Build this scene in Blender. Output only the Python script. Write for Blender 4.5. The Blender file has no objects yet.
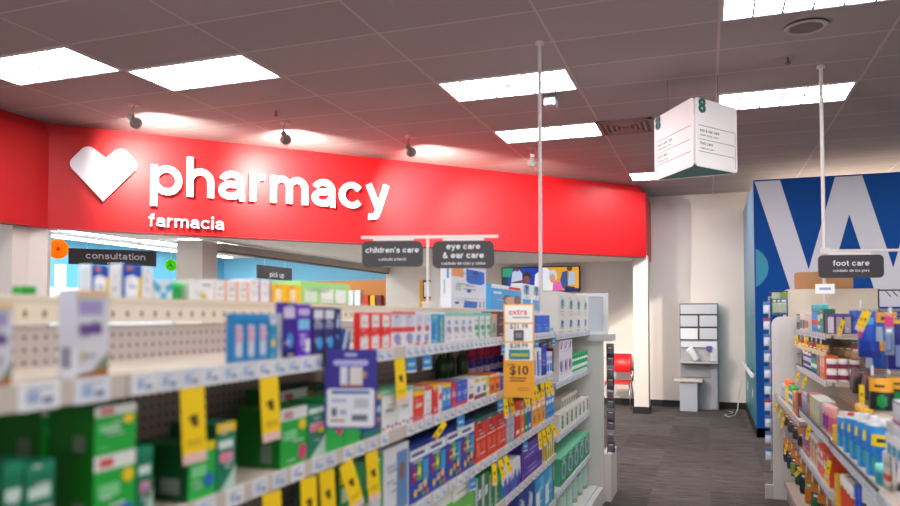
import bpy, bmesh, math, random
from mathutils import Vector, Matrix
random.seed(7)
SC = bpy.context.scene
COL = SC.collection

# ------------------------------------------------------------------ camera
F, VPX, HZ, EYE = 725.0, 708.0, 316.0, 1.58       # focal length (px of 900), aisle vanishing point, horizon, eye height
YAW = math.atan((VPX - 450) / F)
PITCH = math.radians(2.0)
PY = HZ - F * math.tan(PITCH)
cam = bpy.data.cameras.new('camera')
cam.sensor_width = 36.0
cam.lens = 36.0 * F / 900
cam.shift_y = (PY - 253) / 900
cam.clip_start = 0.05
cam.dof.use_dof = True
cam.dof.focus_distance = 9.0
cam.dof.aperture_fstop = 1.9
camo = bpy.data.objects.new('camera', cam)
COL.objects.link(camo)
camo.location = (0, 0, EYE)
camo.rotation_euler = (math.pi / 2 + PITCH, 0, YAW)
SC.camera = camo

# ------------------------------------------------------------------ world, exposure
w = bpy.data.worlds.new('world')
SC.world = w
w.use_nodes = True
w.node_tree.nodes['Background'].inputs[0].default_value = (0.95, 0.93, 1.0, 1)
w.node_tree.nodes['Background'].inputs[1].default_value = 1.5
SC.view_settings.view_transform = 'Standard'
SC.view_settings.look = 'None'
SC.view_settings.gamma = 1
SC.view_settings.exposure = 0.0
TROFFER_W, STRIP_W, SPOT_W = 26.0, 19.0, 380.0

# ceiling lamps of the part of the shop behind and above the camera
for _x, _y in ((-2.9, 1.6), (-.4, 1.9), (1.9, 1.6), (-.4, -1.4), (-3.3, -1.6), (2.4, -1.4), (3.2, 4.6), (3.2, 8.4), (-5.6, 1.6)):
    _l = bpy.data.lights.new('unseen_ceiling_lamp', 'AREA'); _l.shape = 'RECTANGLE'; _l.size = 1.15; _l.size_y = .56; _l.energy = 40; _l.color = (1, .98, .97)
    _o = bpy.data.objects.new('unseen_ceiling_lamp', _l); COL.objects.link(_o); _o.location = (_x, _y, 3.68)

for _x, _y in ((1.8, 12.2), (3.6, 12.2), (5.6, 12.2)):        # unseen lamps added to brighten the ceiling above the clinic
    _l = bpy.data.lights.new('unseen_ceiling_lamp', 'AREA'); _l.shape = 'RECTANGLE'; _l.size = 1.15; _l.size_y = .56; _l.energy = 22; _l.color = (1, .95, .88)
    _o = bpy.data.objects.new('unseen_ceiling_lamp', _l); COL.objects.link(_o); _o.location = (_x, _y, 3.68)

# ------------------------------------------------------------------ measured directions (metres from the camera's foot)
def _ray(x, y):
    a, b = (x - 450) / F, (PY - y) / F
    fw = Vector((-math.sin(YAW) * math.cos(PITCH), math.cos(YAW) * math.cos(PITCH), math.sin(PITCH)))
    r = Vector((math.cos(YAW), math.sin(YAW), 0))
    return fw + a * r + b * r.cross(fw)
E0 = Vector((0, 0, EYE))
def on_x(x, y, X): d = _ray(x, y); return E0 + d * (X / d.x)
def on_y(x, y, Y): d = _ray(x, y); return E0 + d * (Y / d.y)
def on_z(x, y, Z): d = _ray(x, y); return E0 + d * ((Z - EYE) / d.z)
def on_plane(x, y, p, n): d = _ray(x, y); return E0 + d * ((Vector(p) - E0).dot(n) / d.dot(n))

# ------------------------------------------------------------------ materials
def lin(h):
    h = h.lstrip('#')
    c = [int(h[i:i + 2], 16) / 255 for i in (0, 2, 4)]
    return tuple(v / 12.92 if v <= .04045 else ((v + .055) / 1.055) ** 2.4 for v in c) + (1,)
_M = {}
def M(h, rough=.5, metal=0.0, emit=0.0, alpha=1.0, trans=0.0):
    k = (h, rough, metal, emit, alpha, trans)
    if k in _M: return _M[k]
    m = bpy.data.materials.new('mat_' + h.strip('#'))
    m.use_nodes = True
    b = m.node_tree.nodes['Principled BSDF']
    c = lin(h)
    b.inputs['Base Color'].default_value = c
    b.inputs['Roughness'].default_value = rough
    b.inputs['Metallic'].default_value = metal
    if alpha < 1: b.inputs['Alpha'].default_value = alpha
    if trans: b.inputs['Transmission Weight'].default_value = trans
    if emit:
        b.inputs['Base Color'].default_value = (0, 0, 0, 1)
        b.inputs['Emission Color'].default_value = c
        b.inputs['Emission Strength'].default_value = emit
    _M[k] = m
    return m
def paper(h):
    m = bpy.data.materials.new('paper_' + h.strip('#')); m.use_nodes = True; t = m.node_tree
    t.nodes.remove(t.nodes['Principled BSDF']); o = t.nodes['Material Output']
    a = t.nodes.new('ShaderNodeBsdfDiffuse'); c = t.nodes.new('ShaderNodeBsdfTranslucent'); x = t.nodes.new('ShaderNodeMixShader')
    a.inputs[0].default_value = lin(h); c.inputs[0].default_value = lin(h); x.inputs[0].default_value = .5
    t.links.new(a.outputs[0], x.inputs[1]); t.links.new(c.outputs[0], x.inputs[2]); t.links.new(x.outputs[0], o.inputs[0])
    return m
class NT:
    def __init__(s, name, rough=.6):
        s.m = bpy.data.materials.new(name); s.m.use_nodes = True
        s.t = s.m.node_tree; s.b = s.t.nodes['Principled BSDF']
        s.b.inputs['Roughness'].default_value = rough
    def n(s, kind, **kw):
        o = s.t.nodes.new(kind)
        for k, v in kw.items(): setattr(o, k, v)
        return o
    def l(s, a, b): s.t.links.new(a, b)
    def math(s, op, a, b=None, c=None):
        o = s.n('ShaderNodeMath', operation=op)
        for i, v in enumerate((a, b, c)):
            if v is None: continue
            if isinstance(v, (int, float)): o.inputs[i].default_value = v
            else: s.l(v, o.inputs[i])
        return o.outputs[0]
    def mix(s, fac, a, b, blend='MIX'):
        o = s.n('ShaderNodeMix', data_type='RGBA', blend_type=blend)
        if isinstance(fac, (int, float)): o.inputs[0].default_value = fac
        else: s.l(fac, o.inputs[0])
        for i, v in ((6, a), (7, b)):
            if isinstance(v, tuple): o.inputs[i].default_value = v
            else: s.l(v, o.inputs[i])
        return o.outputs[2]
    def pos(s):
        g = s.n('ShaderNodeNewGeometry'); x = s.n('ShaderNodeSeparateXYZ')
        s.l(g.outputs['Position'], x.inputs[0]); return g.outputs['Position'], x.outputs
    def noise(s, vec, scale, detail=4, rough=.5):
        o = s.n('ShaderNodeTexNoise'); o.inputs['Scale'].default_value = scale
        o.inputs['Detail'].default_value = detail; o.inputs['Roughness'].default_value = rough
        if vec is not None: s.l(vec, o.inputs['Vector'])
        return o.outputs['Fac']
    def mapping(s, vec, scale):
        o = s.n('ShaderNodeMapping'); o.inputs['Scale'].default_value = scale
        s.l(vec, o.inputs['Vector']); return o.outputs[0]

GX0, GY0, TX, TY, CZ = 0.10, 4.88, 1.205, 0.609, 3.70      # ceiling grid
def ceiling_mat(name, tile, bar):
    t = NT(name, .9); p, x = t.pos()
    def edge(c, o, s):
        v = t.math('FRACT', t.math('DIVIDE', t.math('SUBTRACT', c, o - 50 * s), s))
        return t.math('LESS_THAN', t.math('MINIMUM', v, t.math('SUBTRACT', 1.0, v)), .0095 / s)
    line = t.math('MAXIMUM', edge(x[0], GX0, TX), edge(x[1], GY0, TY))
    tile_id = t.n('ShaderNodeTexWhiteNoise', noise_dimensions='2D')
    sn = t.n('ShaderNodeVectorMath', operation='SNAP'); sn.inputs[1].default_value = (TX, TY, 1)
    sh = t.n('ShaderNodeVectorMath', operation='SUBTRACT'); sh.inputs[1].default_value = (GX0, GY0, 0)
    t.l(p, sh.inputs[0]); t.l(sh.outputs[0], sn.inputs[0]); t.l(sn.outputs[0], tile_id.inputs['Vector'])
    fine = t.noise(p, 60, 6, .7)
    v = t.math('ADD', t.math('MULTIPLY', tile_id.outputs['Value'], .08), t.math('ADD', t.math('MULTIPLY', fine, .16), .88))
    c = t.mix(1.0, lin(tile), t.n('ShaderNodeCombineColor').outputs[0], 'MULTIPLY')
    comb = [n for n in t.t.nodes if n.type == 'COMBINE_COLOR'][0]
    for i in range(3): t.l(v, comb.inputs[i])
    t.l(t.mix(line, c, lin(bar)), t.b.inputs['Base Color'])
    return t.m
def carpet_mat():
    t = NT('carpet', .95); p, x = t.pos()
    st = t.noise(t.mapping(p, (1.6, 14, 1)), 2.2, 6, .62)
    fi = t.noise(t.mapping(p, (9, 40, 1)), 6, 3, .6)
    sn = t.n('ShaderNodeVectorMath', operation='SNAP'); sn.inputs[1].default_value = (.5, 1.0, 9)
    t.l(p, sn.inputs[0])
    wn = t.n('ShaderNodeTexWhiteNoise', noise_dimensions='2D'); t.l(sn.outputs[0], wn.inputs['Vector'])
    off = t.n('ShaderNodeVectorMath', operation='MULTIPLY_ADD')
    off.inputs[1].default_value = (13, 17, 5); t.l(sn.outputs[0], off.inputs[0]); t.l(p, off.inputs[2])
    st = t.noise(t.mapping(off.outputs[0], (1.4, 13, 1)), 2.4, 6, .65)
    v = t.math('ADD', t.math('ADD', t.math('MULTIPLY', st, .75), t.math('MULTIPLY', fi, .3)), t.math('MULTIPLY', wn.outputs['Value'], .07))
    r = t.n('ShaderNodeValToRGB'); t.l(v, r.inputs[0])
    r.color_ramp.elements[0].position = .40; r.color_ramp.elements[0].color = lin('#161415')
    r.color_ramp.elements[1].position = .74; r.color_ramp.elements[1].color = lin('#6a625c')
    t.l(r.outputs[0], t.b.inputs['Base Color'])
    return t.m
def paint_mat(name, h, amt=.05, rough=.6, spec=.4):
    t = NT(name, rough); p, x = t.pos()
    n = t.noise(p, 1.3, 3)
    v = t.math('ADD', t.math('MULTIPLY', n, amt * 2), 1 - amt)
    comb = t.n('ShaderNodeCombineColor')
    for i in range(3): t.l(v, comb.inputs[i])
    t.l(t.mix(1.0, lin(h), comb.outputs[0], 'MULTIPLY'), t.b.inputs['Base Color'])
    t.b.inputs['Specular IOR Level'].default_value = spec
    return t.m
def peg_mat(name, h, hole, pitch=.0254, rad=.0042):
    t = NT(name, .6); p, x = t.pos()
    def d(c):
        v = t.math('FRACT', t.math('DIVIDE', c, pitch))
        return t.math('POWER', t.math('MULTIPLY', t.math('SUBTRACT', v, .5), pitch), 2)
    dd = t.math('ADD', d(x[1]), d(x[2]))
    h_ = t.math('LESS_THAN', dd, rad * rad)
    t.l(t.mix(h_, lin(h), lin(hole)), t.b.inputs['Base Color'])
    return t.m
def teal_mat():
    t = NT('teal_painted_reflection', .35); p, x = t.pos()
    n = t.noise(t.mapping(p, (1, 1.3, .5)), 1.6, 5, .6)
    r = t.n('ShaderNodeValToRGB'); t.l(n, r.inputs[0])
    for e, (q, c) in zip(r.color_ramp.elements, ((.35, '#0f6f7c'), (.65, '#2a9dab'))):
        e.position = q; e.color = lin(c)
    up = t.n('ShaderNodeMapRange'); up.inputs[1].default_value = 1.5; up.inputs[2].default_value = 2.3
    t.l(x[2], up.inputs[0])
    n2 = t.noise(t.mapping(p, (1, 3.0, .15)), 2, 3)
    c2 = t.mix(n2, lin('#3f7fa3'), lin('#7ea9c0'))  # grey-blue reflection painted into the upper part of the teal wall
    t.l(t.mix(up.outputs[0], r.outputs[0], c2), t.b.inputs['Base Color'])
    return t.m

BEIGE = paint_mat('beige_paint', '#e2d8ce')
CREAM = paint_mat('cream_steel', '#e0d4c0', .03, .45)
TANSH = paint_mat('shelf_steel', '#cfc3b4', .03, .4)
WHITESH = paint_mat('white_steel', '#d4d2cd', .03, .4)
RED = paint_mat('red_gloss_panel', '#c4141a', .02, .46, .30)
PEG = peg_mat('pegboard', '#b9aca6', '#4d433e')
PEGW = peg_mat('pegboard_pale', '#c9c2b8', '#5d554e')
BLACKBASE = M('#17171a', .5)

# ------------------------------------------------------------------ mesh helpers
class MB:
    def __init__(s): s.v, s.f, s.mi, s.mats, s.sm = [], [], [], [], []
    def slot(s, m):
        if m not in s.mats: s.mats.append(m)
        return s.mats.index(m)
    def face(s, pts, m, smooth=False):
        i = len(s.v); s.v += [tuple(p) for p in pts]
        s.f.append(tuple(range(i, i + len(pts)))); s.mi.append(s.slot(m)); s.sm.append(smooth)
    def idx(s, verts, faces, m, smooth=False):
        i = len(s.v); s.v += [tuple(p) for p in verts]; k = s.slot(m)
        for f in faces: s.f.append(tuple(a + i for a in f)); s.mi.append(k); s.sm.append(smooth)
    def box(s, x0, x1, y0, y1, z0, z1, m, sel=None):
        x0, x1 = min(x0, x1), max(x0, x1); y0, y1 = min(y0, y1), max(y0, y1); z0, z1 = min(z0, z1), max(z0, z1)
        v = [(x, y, z) for z in (z0, z1) for y in (y0, y1) for x in (x0, x1)]
        s.idx(v, [(0, 2, 3, 1), (4, 5, 7, 6), (0, 1, 5, 4), (2, 6, 7, 3), (0, 4, 6, 2), (1, 3, 7, 5)], m)
        return s
    def bbox(s, x0, x1, y0, y1, z0, z1, m, r=.004, seg=2):
        bm = bmesh.new(); bmesh.ops.create_cube(bm, size=1)
        for v in bm.verts:
            v.co = Vector(((x0 + x1) / 2 + v.co.x * (x1 - x0), (y0 + y1) / 2 + v.co.y * (y1 - y0), (z0 + z1) / 2 + v.co.z * (z1 - z0)))
        bmesh.ops.bevel(bm, geom=list(bm.edges), offset=r, segments=seg, profile=.5, affect='EDGES')
        bm.verts.index_update()
        s.idx([v.co.copy() for v in bm.verts], [tuple(v.index for v in f.verts) for f in bm.faces], m); bm.free()
        return s
    def prism(s, poly, m, lo, hi, fn):
        """poly in 2D (ccw), fn(a,b,h)->xyz, extruded lo..hi"""
        n = len(poly)
        v = [fn(a, b, lo) for a, b in poly] + [fn(a, b, hi) for a, b in poly]
        s.idx(v, [tuple(range(n - 1, -1, -1)), tuple(range(n, 2 * n))] + [(i, (i + 1) % n, n + (i + 1) % n, n + i) for i in range(n)], m)
        return s
    def lathe(s, prof, m, seg=16, c=(0, 0), smooth=True, sx=1.0, sy=1.0):
        v = []
        for r, z in prof:
            for k in range(seg):
                a = 2 * math.pi * k / seg
                v.append((c[0] + r * sx * math.cos(a), c[1] + r * sy * math.sin(a), z))
        f = []
        for i in range(len(prof) - 1):
            for k in range(seg):
                f.append((i * seg + k, i * seg + (k + 1) % seg, (i + 1) * seg + (k + 1) % seg, (i + 1) * seg + k))
        s.idx(v, f, m, smooth)
        n = len(prof)
        s.idx(v[:seg], [tuple(range(seg - 1, -1, -1))], m); s.idx(v[(n - 1) * seg:], [tuple(range(seg))], m)
        return s
    def tube(s, pts, r, m, seg=8):
        pts = [Vector(p) for p in pts]; v = []
        for i, p in enumerate(pts):
            d = (pts[min(i + 1, len(pts) - 1)] - pts[max(i - 1, 0)]).normalized()
            a = d.cross(Vector((0, 0, 1)) if abs(d.z) < .95 else Vector((1, 0, 0))).normalized(); b = d.cross(a)
            v += [p + (a * math.cos(2 * math.pi * k / seg) + b * math.sin(2 * math.pi * k / seg)) * r for k in range(seg)]
        f = [(i * seg + k, i * seg + (k + 1) % seg, (i + 1) * seg + (k + 1) % seg, (i + 1) * seg + k) for i in range(len(pts) - 1) for k in range(seg)]
        f += [tuple(range(seg)), tuple((len(pts) - 1) * seg + k for k in range(seg - 1, -1, -1))]
        s.idx(v, f, m, True)
        return s
    def mesh(s, name):
        me = bpy.data.meshes.new(name)
        me.from_pydata([tuple(p) for p in s.v], [], s.f)
        for m in s.mats: me.materials.append(m)
        me.polygons.foreach_set('material_index', s.mi)
        me.polygons.foreach_set('use_smooth', s.sm)
        me.update()
        bm = bmesh.new(); bm.from_mesh(me); bmesh.ops.recalc_face_normals(bm, faces=bm.faces); bm.to_mesh(me); bm.free()
        return me
    def build(s, name, parent=None, loc=None):
        return link(name, s.mesh(name), parent, loc)
def link(name, me, parent=None, loc=None, rz=0):
    o = bpy.data.objects.new(name, me); COL.objects.link(o)
    if parent: o.parent = parent
    if loc is not None: o.location = loc
    if rz: o.rotation_euler = (0, 0, rz)
    return o
def tag(o, label, cat, group=None):
    o['label'] = label; o['category'] = cat
    if group: o['group'] = group
    return o
def empty(name, label, cat, loc=(0, 0, 0), rz=0, group=None):
    o = link(name, None, None, loc, rz)
    return tag(o, label, cat, group)
def struct(o): o['kind'] = 'structure'; return o
def frame(o, origin, right, up=(0, 0, 1)):
    r = Vector(right).normalized(); u = Vector(up); u = (u - r * u.dot(r)).normalized(); n = r.cross(u)
    m = Matrix((r, u, n)).transposed().to_4x4(); m.translation = Vector(origin)
    o.matrix_world = m
    return o
def rrect(w_, h_, r, seg=5, cx=0, cy=0):
    p = []
    for sx, sy, a0 in ((1, 1, 0), (-1, 1, 90), (-1, -1, 180), (1, -1, 270)):
        for k in range(seg + 1):
            a = math.radians(a0 + 90 * k / seg)
            p.append((cx + sx * (w_ / 2 - r) + r * math.cos(a), cy + sy * (h_ / 2 - r) + r * math.sin(a)))
    return p
def rounded(poly, radii, seg=6):
    out = []; n = len(poly)
    for i, p in enumerate(poly):
        r = radii[i]; p = Vector(p); a = Vector(poly[i - 1]) - p; b = Vector(poly[(i + 1) % n]) - p
        if r <= 0: out.append(tuple(p)); continue
        a.normalize(); b.normalize()
        half = a.angle(b) / 2; t = r / math.tan(half); bis = (a + b).normalized(); c = p + bis * (r / math.sin(half))
        s0 = p + a * t - c; s1 = p + b * t - c
        ang0 = math.atan2(s0.y, s0.x); ang1 = math.atan2(s1.y, s1.x); d = (ang1 - ang0 + math.pi) % (2 * math.pi) - math.pi
        for k in range(seg + 1):
            q = ang0 + d * k / seg; out.append((c.x + r * math.cos(q), c.y + r * math.sin(q)))
    return out
FLAT = lambda a, b, h: (a, b, h)
def _arc(cx, cy, rx, ry, a0, a1, n=14): return [(cx + rx * math.cos(math.radians(a0 + (a1 - a0) * k / n)), cy + ry * math.sin(math.radians(a0 + (a1 - a0) * k / n))) for k in range(n + 1)]
GLYPH = {   # centre lines, x-height 1: (advance, strokes)
 'a': (1.0, [_arc(.49, .65, .34, .25, 168, 0) + [(.83, .5), (.83, .18), (.87, .09), (.97, .09)], [(.83, .58), (.62, .545)] + _arc(.43, .325, .30, .215, 85, 270) + [(.6, .13), (.75, .24), (.83, .40)]]),
 'c': (1.02, [_arc(.53, .5, .41, .39, 38, 322, 20)]), 'd': (1.1, [[(.97, 0), (.97, 1.38)], _arc(.53, .5, .41, .39, 0, 360, 24)]),
 'e': (1.06, [[(.95, .47), (.14, .47)], _arc(.54, .5, .42, .39, 0, 318, 20)]), 'f': (.62, [[(.28, 0)] + _arc(.51, 1.06, .23, .21, 180, 85, 6) + [(.6, 1.27)], [(.02, .9), (.6, .9)]]),
 'g': (1.1, [_arc(.53, .5, .41, .39, 0, 360, 24), [(.97, 1.0), (.97, -.05)] + _arc(.55, -.03, .42, .27, 0, -160, 10)]),
 'h': (1.0, [[(.13, 0), (.13, 1.38)], [(.13, .5)] + _arc(.5, .55, .37, .34, 170, 0, 10) + [(.87, 0)]]), 'n': (1.0, [[(.13, 0), (.13, 1.0)], [(.13, .5)] + _arc(.5, .55, .37, .34, 170, 0, 10) + [(.87, 0)]]),
 'i': (.26, [[(.13, 0), (.13, 1.0)], [(.13, 1.16), (.13, 1.4)]]), 'j': (.3, [[(.15, 1.0), (.15, -.1), (.1, -.24), (-.08, -.26)], [(.15, 1.16), (.15, 1.4)]]), 'l': (.26, [[(.13, 0), (.13, 1.38)]]),
 'k': (.95, [[(.13, 0), (.13, 1.38)], [(.2, .40), (.8, 1.0)], [(.42, .56), (.85, 0)]]),
 'm': (1.52, [[(.13, 0), (.13, 1.0)], [(.13, .5)] + _arc(.445, .57, .315, .32, 170, 0, 10) + [(.76, 0)], [(.76, .5)] + _arc(1.075, .57, .315, .32, 170, 0, 10) + [(1.39, 0)]]),
 'o': (1.1, [_arc(.55, .5, .43, .39, 0, 360, 24)]), 'p': (1.1, [[(.13, -.4), (.13, 1.0)], _arc(.57, .5, .41, .39, 0, 360, 24)]),
 'r': (.66, [[(.13, 0), (.13, 1.0)], [(.13, .45)] + _arc(.50, .47, .37, .42, 160, 75, 8)]),
 's': (.98, [[(.83, .70), (.74, .83), (.5, .9), (.27, .84), (.19, .7), (.27, .59), (.5, .53), (.74, .45), (.84, .29), (.74, .15), (.49, .09), (.24, .15), (.13, .31)]]),
 't': (.64, [[(.3, 1.28), (.3, .28), (.36, .14), (.46, .1), (.6, .1)], [(.02, .9), (.6, .9)]]), 'u': (1.0, [[(.13, 1.0)] + _arc(.5, .45, .37, .34, 180, 350, 10) + [(.87, .5)], [(.87, 0), (.87, 1.0)]]),
 'y': (1.0, [[(.11, 1.0), (.52, .08)], [(.89, 1.0), (.50, -.1), (.42, -.24), (.28, -.28), (.12, -.27)]]), "'": (.28, [[(.14, 1.38), (.14, 1.02)]]),
 '&': (1.25, [[(1.1, .02), (.36, .92), (.33, 1.12), (.5, 1.26), (.68, 1.13), (.62, .92), (.24, .6), (.14, .32), (.28, .12), (.55, .1), (.84, .28), (.98, .56)]]), ' ': (.42, [])}
def ribbon(b, pts, wd, m, z0, z1):
    P = [Vector(q) for q in pts]; n = len(P); closed = (P[0] - P[-1]).length < 1e-4; Lf, Rt = [], []
    for i in range(n):
        d0 = (P[i] - P[i - 1]) if i else ((P[0] - P[-2]) if closed else (P[1] - P[0]))
        d1 = (P[i + 1] - P[i]) if i < n - 1 else ((P[1] - P[0]) if closed else (P[-1] - P[-2]))
        d0 = d0.normalized(); d1 = d1.normalized(); t = (d0 + d1).normalized(); q = Vector((-t.y, t.x))
        k = wd / 2 / max(.6, q.dot(Vector((-d1.y, d1.x))))
        Lf.append(P[i] + q * k); Rt.append(P[i] - q * k)
    V = []
    for a, c in zip(Lf, Rt): V += [(a.x, a.y, z0), (c.x, c.y, z0), (c.x, c.y, z1), (a.x, a.y, z1)]
    Fc = []
    for i in range(n - 1):
        o = 4 * i
        Fc += [(o + 3, o + 2, o + 6, o + 7), (o, o + 4, o + 5, o + 1), (o, o + 3, o + 7, o + 4), (o + 1, o + 5, o + 6, o + 2)]
    if not closed: Fc += [(0, 1, 2, 3), (4 * n - 4, 4 * n - 1, 4 * n - 2, 4 * n - 3)]
    b.idx(V, Fc, m)
def letters(s, m, w, h=None, wt=.25, ext=0.0, align='CENTER', gap=.14):
    # Grotesque lettering from stroked centre lines, scaled to width w (and x-height h when given)
    x = 0; runs = []
    for ch in s:
        adv, st = GLYPH[ch]; runs += [[(x + a, c) for a, c in q] for q in st]; x += adv + gap
    W_ = x - gap; k = w / W_; ky = h or k; b = MB()
    for r in runs: ribbon(b, r, wt, m, 0, 1)
    me = b.mesh('lettering'); ox = W_ / 2 if align == 'CENTER' else 0
    for v in me.vertices: v.co = ((v.co.x - ox) * k, v.co.y * ky, v.co.z * (ext or .0004))
    return me
def text_mesh(s, m, size=1.0, ext=.0, bold=0.0, align='CENTER', w=None, h=None):
    cu = bpy.data.curves.new('text', 'FONT'); cu.body = s; cu.size = size; cu.extrude = ext; cu.offset = bold
    cu.align_x = align; cu.resolution_u = 4
    o = bpy.data.objects.new('text', cu); COL.objects.link(o); bpy.context.view_layer.update()
    me = bpy.data.meshes.new_from_object(o.evaluated_get(bpy.context.evaluated_depsgraph_get()))
    bpy.data.objects.remove(o); bpy.data.curves.remove(cu)
    xs = [v.co.x for v in me.vertices]; ys = [v.co.y for v in me.vertices]
    kx = w / (max(xs) - min(xs)) if w else 1; ky = h / (max(ys) - min(ys)) if h else kx
    x0 = min(xs)
    for v in me.vertices:
        v.co.x = ((v.co.x - x0) if align == 'LEFT' else v.co.x) * kx; v.co.y *= ky
    me.materials.clear(); me.materials.append(m)
    return me
def text(s, m, parent, x, y, z=.001, name='lettering', **k):
    o = link(name, text_mesh(s, m, **k), parent, (x, y, z)); return o

# ================================================================== SETTING
b = MB(); b.box(-13, 8, -4, 16, -.06, 0, carpet_mat()); struct(b.build('floor'))
b = MB(); b.box(-13, 8, -4, 16, CZ, CZ + .08, ceiling_mat('ceiling_tiles', '#a89f9e', '#c6b9b6')); struct(b.build('ceiling'))
FY = 13.3
b = MB(); b.box(-6.1, 8, FY, FY + .12, 0, CZ, BEIGE); struct(b.build('wall_far'))
b = MB(); b.box(7.9, 8, -4, FY, 0, CZ, BEIGE); struct(b.build('wall_right_bounce'))  # unseen wall added to bounce light into the room
b = MB(); b.box(-4.7, .58, FY - .02, FY, 0, .11, BLACKBASE); struct(b.build('baseboard_far'))
b = MB(); b.box(-4.7, -1.2, FY - .035, FY, .84, .93, M('#f0ebe6', .4)); struct(b.build('trim_1'))

b = MB(); b.box(-12, -6.2, 6.6, 14.5, 0, .004, paint_mat('pale_bounce_vinyl', '#dcd8d0', .05, .4)); struct(b.build('floor_pharmacy_bounce'))  # unseen pale floor added to bounce light up to the soffit
# red fascia: straight run, angled face, end return
P1, P2 = Vector((-6.82, 5.95, 0)), Vector((-1.02, 12.12, 0))
TD = (P2 - P1).normalized(); ND = Vector((TD.y, -TD.x, 0))
FZ0, FZ1 = 2.535, 3.585
def fascia(out, z0, z1, name):
    c = P1 + ND * out; k = (-6.82 + out - c.x) / TD.x; a = c + TD * k          # corner on the offset lines
    e = P2 + ND * out; k2 = (-1.02 + out - e.x) / TD.x; e = e + TD * k2
    outer = [(-6.82 + out, 2.0), (a.x, a.y), (e.x, e.y), (-1.02 + out, FY)]
    inner = [(-1.12, FY), (-1.12, 12.25), (-6.92, 6.05), (-6.92, 2.0)]
    b = MB(); b.prism(outer + inner, RED, z0, z1, FLAT); return struct(b.build(name))
fas = fascia(.0, FZ1 - .02, CZ - .002, 'wall_fascia_upper')
fas2 = fascia(.08, FZ0, FZ1, 'wall_fascia')
b = MB(); b.prism([(-6.9, 6.1), (-1.13, 12.28), (-1.13, FY), (-6.1, FY), (-6.1, 7.5), (-6.9, 7.5)], M('#f7f1ea', .8), 2.56, 2.62, FLAT)
struct(b.build('ceiling_soffit'))
b = MB(); b.box(-6.16, -6.04, 8.0, FY, 2.44, 2.545, M('#b3a89f', .6)); b.box(-6.17, -6.03, 8.0, FY, 2.425, 2.44, M('#4b4643', .6)); struct(b.build('beam'))
for k, (x, y) in enumerate((tuple(on_z(396, 257, 2.56))[:2], tuple(on_z(464, 258, 2.56))[:2])):  # lights added behind the aisle signs to brighten the waiting alcove
    o = empty('added_soffit_light', 'round light added out of sight in the soffit %s' % ('over the notice board side', 'over the televisions')[k], 'light', (x, y, 2.56), 0, 'added soffit lights')
    MB().lathe([(.16, -.012), (.15, -.016), (.0001, -.016)], M('#fff6ea', emit=35.0), 20).build('diffuser', o)
    MB().lathe([(.19, 0), (.185, -.014), (.162, -.014), (.162, 0)], M('#eeeeee'), 20).build('ring', o)
# columns
b = MB(); b.prism([(-6.86, 5.60), (-6.86, 5.80), (-6.77, 5.95), (-7.0, 6.2), (-7.16, 6.0), (-7.16, 5.60)], BEIGE, 0, 2.56, FLAT); struct(b.build('column_corner'))
b = MB(); b.box(-6.53, -6.12, 7.70, 8.0, 0, 2.56, BEIGE); struct(b.build('column_middle'))
b = MB(); b.box(-1.15, -.92, 12.16, 12.48, 0, FZ0 + .03, BEIGE); struct(b.build('column_end'))
b = MB(); b.box(-1.17, -.90, 12.14, 12.5, 0, .11, BLACKBASE); struct(b.build('baseboard_column'))
b = MB(); b.box(-5.02, -4.76, 13.0, FY, 0, 2.55, M('#f4f1ec', .5)); struct(b.build('column_white'))
# pharmacy interior
b = MB(); b.box(-12, -6.1, 14.5, 14.6, 2.37, 3.3, paint_mat('blue_paint', '#7cc0dd')); b.box(-12, -6.1, 14.5, 14.6, 0, 2.37, paint_mat('orange_paint', '#f0a35a')); struct(b.build('wall_pharmacy_far'))
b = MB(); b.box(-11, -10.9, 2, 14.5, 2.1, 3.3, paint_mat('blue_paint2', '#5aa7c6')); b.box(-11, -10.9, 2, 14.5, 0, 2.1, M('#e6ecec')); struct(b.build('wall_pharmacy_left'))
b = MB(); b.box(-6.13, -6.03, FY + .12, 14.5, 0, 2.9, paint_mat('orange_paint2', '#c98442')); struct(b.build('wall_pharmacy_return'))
b = MB(); b.box(-12, -6.04, 7.5, 14.6, 2.95, 3.0, M('#e6e6e4', .8)); b.box(-12, -7.17, 2, 7.5, 2.95, 3.0, M('#e6e6e4', .8)); struct(b.build('ceiling_pharmacy'))
for k, (x, y0, y1) in enumerate([(-8.0, 7.0, 9.6), (-8.4, 4.5, 11.5), (-9.3, 5, 13.5), (-10.2, 6, 13.8), (-7.0, 8.6, 13.4)]):
    o = empty('strip_light', 'long white strip light on the pharmacy ceiling, %s from the red fascia' % ('first', 'third', 'fourth', 'fifth', 'second')[k], 'light', (x, (y0 + y1) / 2, 2.94), 0, 'pharmacy strip lights')
    MB().box(-.09, .09, -(y1 - y0) / 2, (y1 - y0) / 2, -.03, .009, M('#dddddd')).build('housing', o)
    MB().box(-.075, .075, -(y1 - y0) / 2 + .02, (y1 - y0) / 2 - .02, -.05, -.03, M('#f4f8ff', emit=STRIP_W)).build('tube', o)

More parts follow.
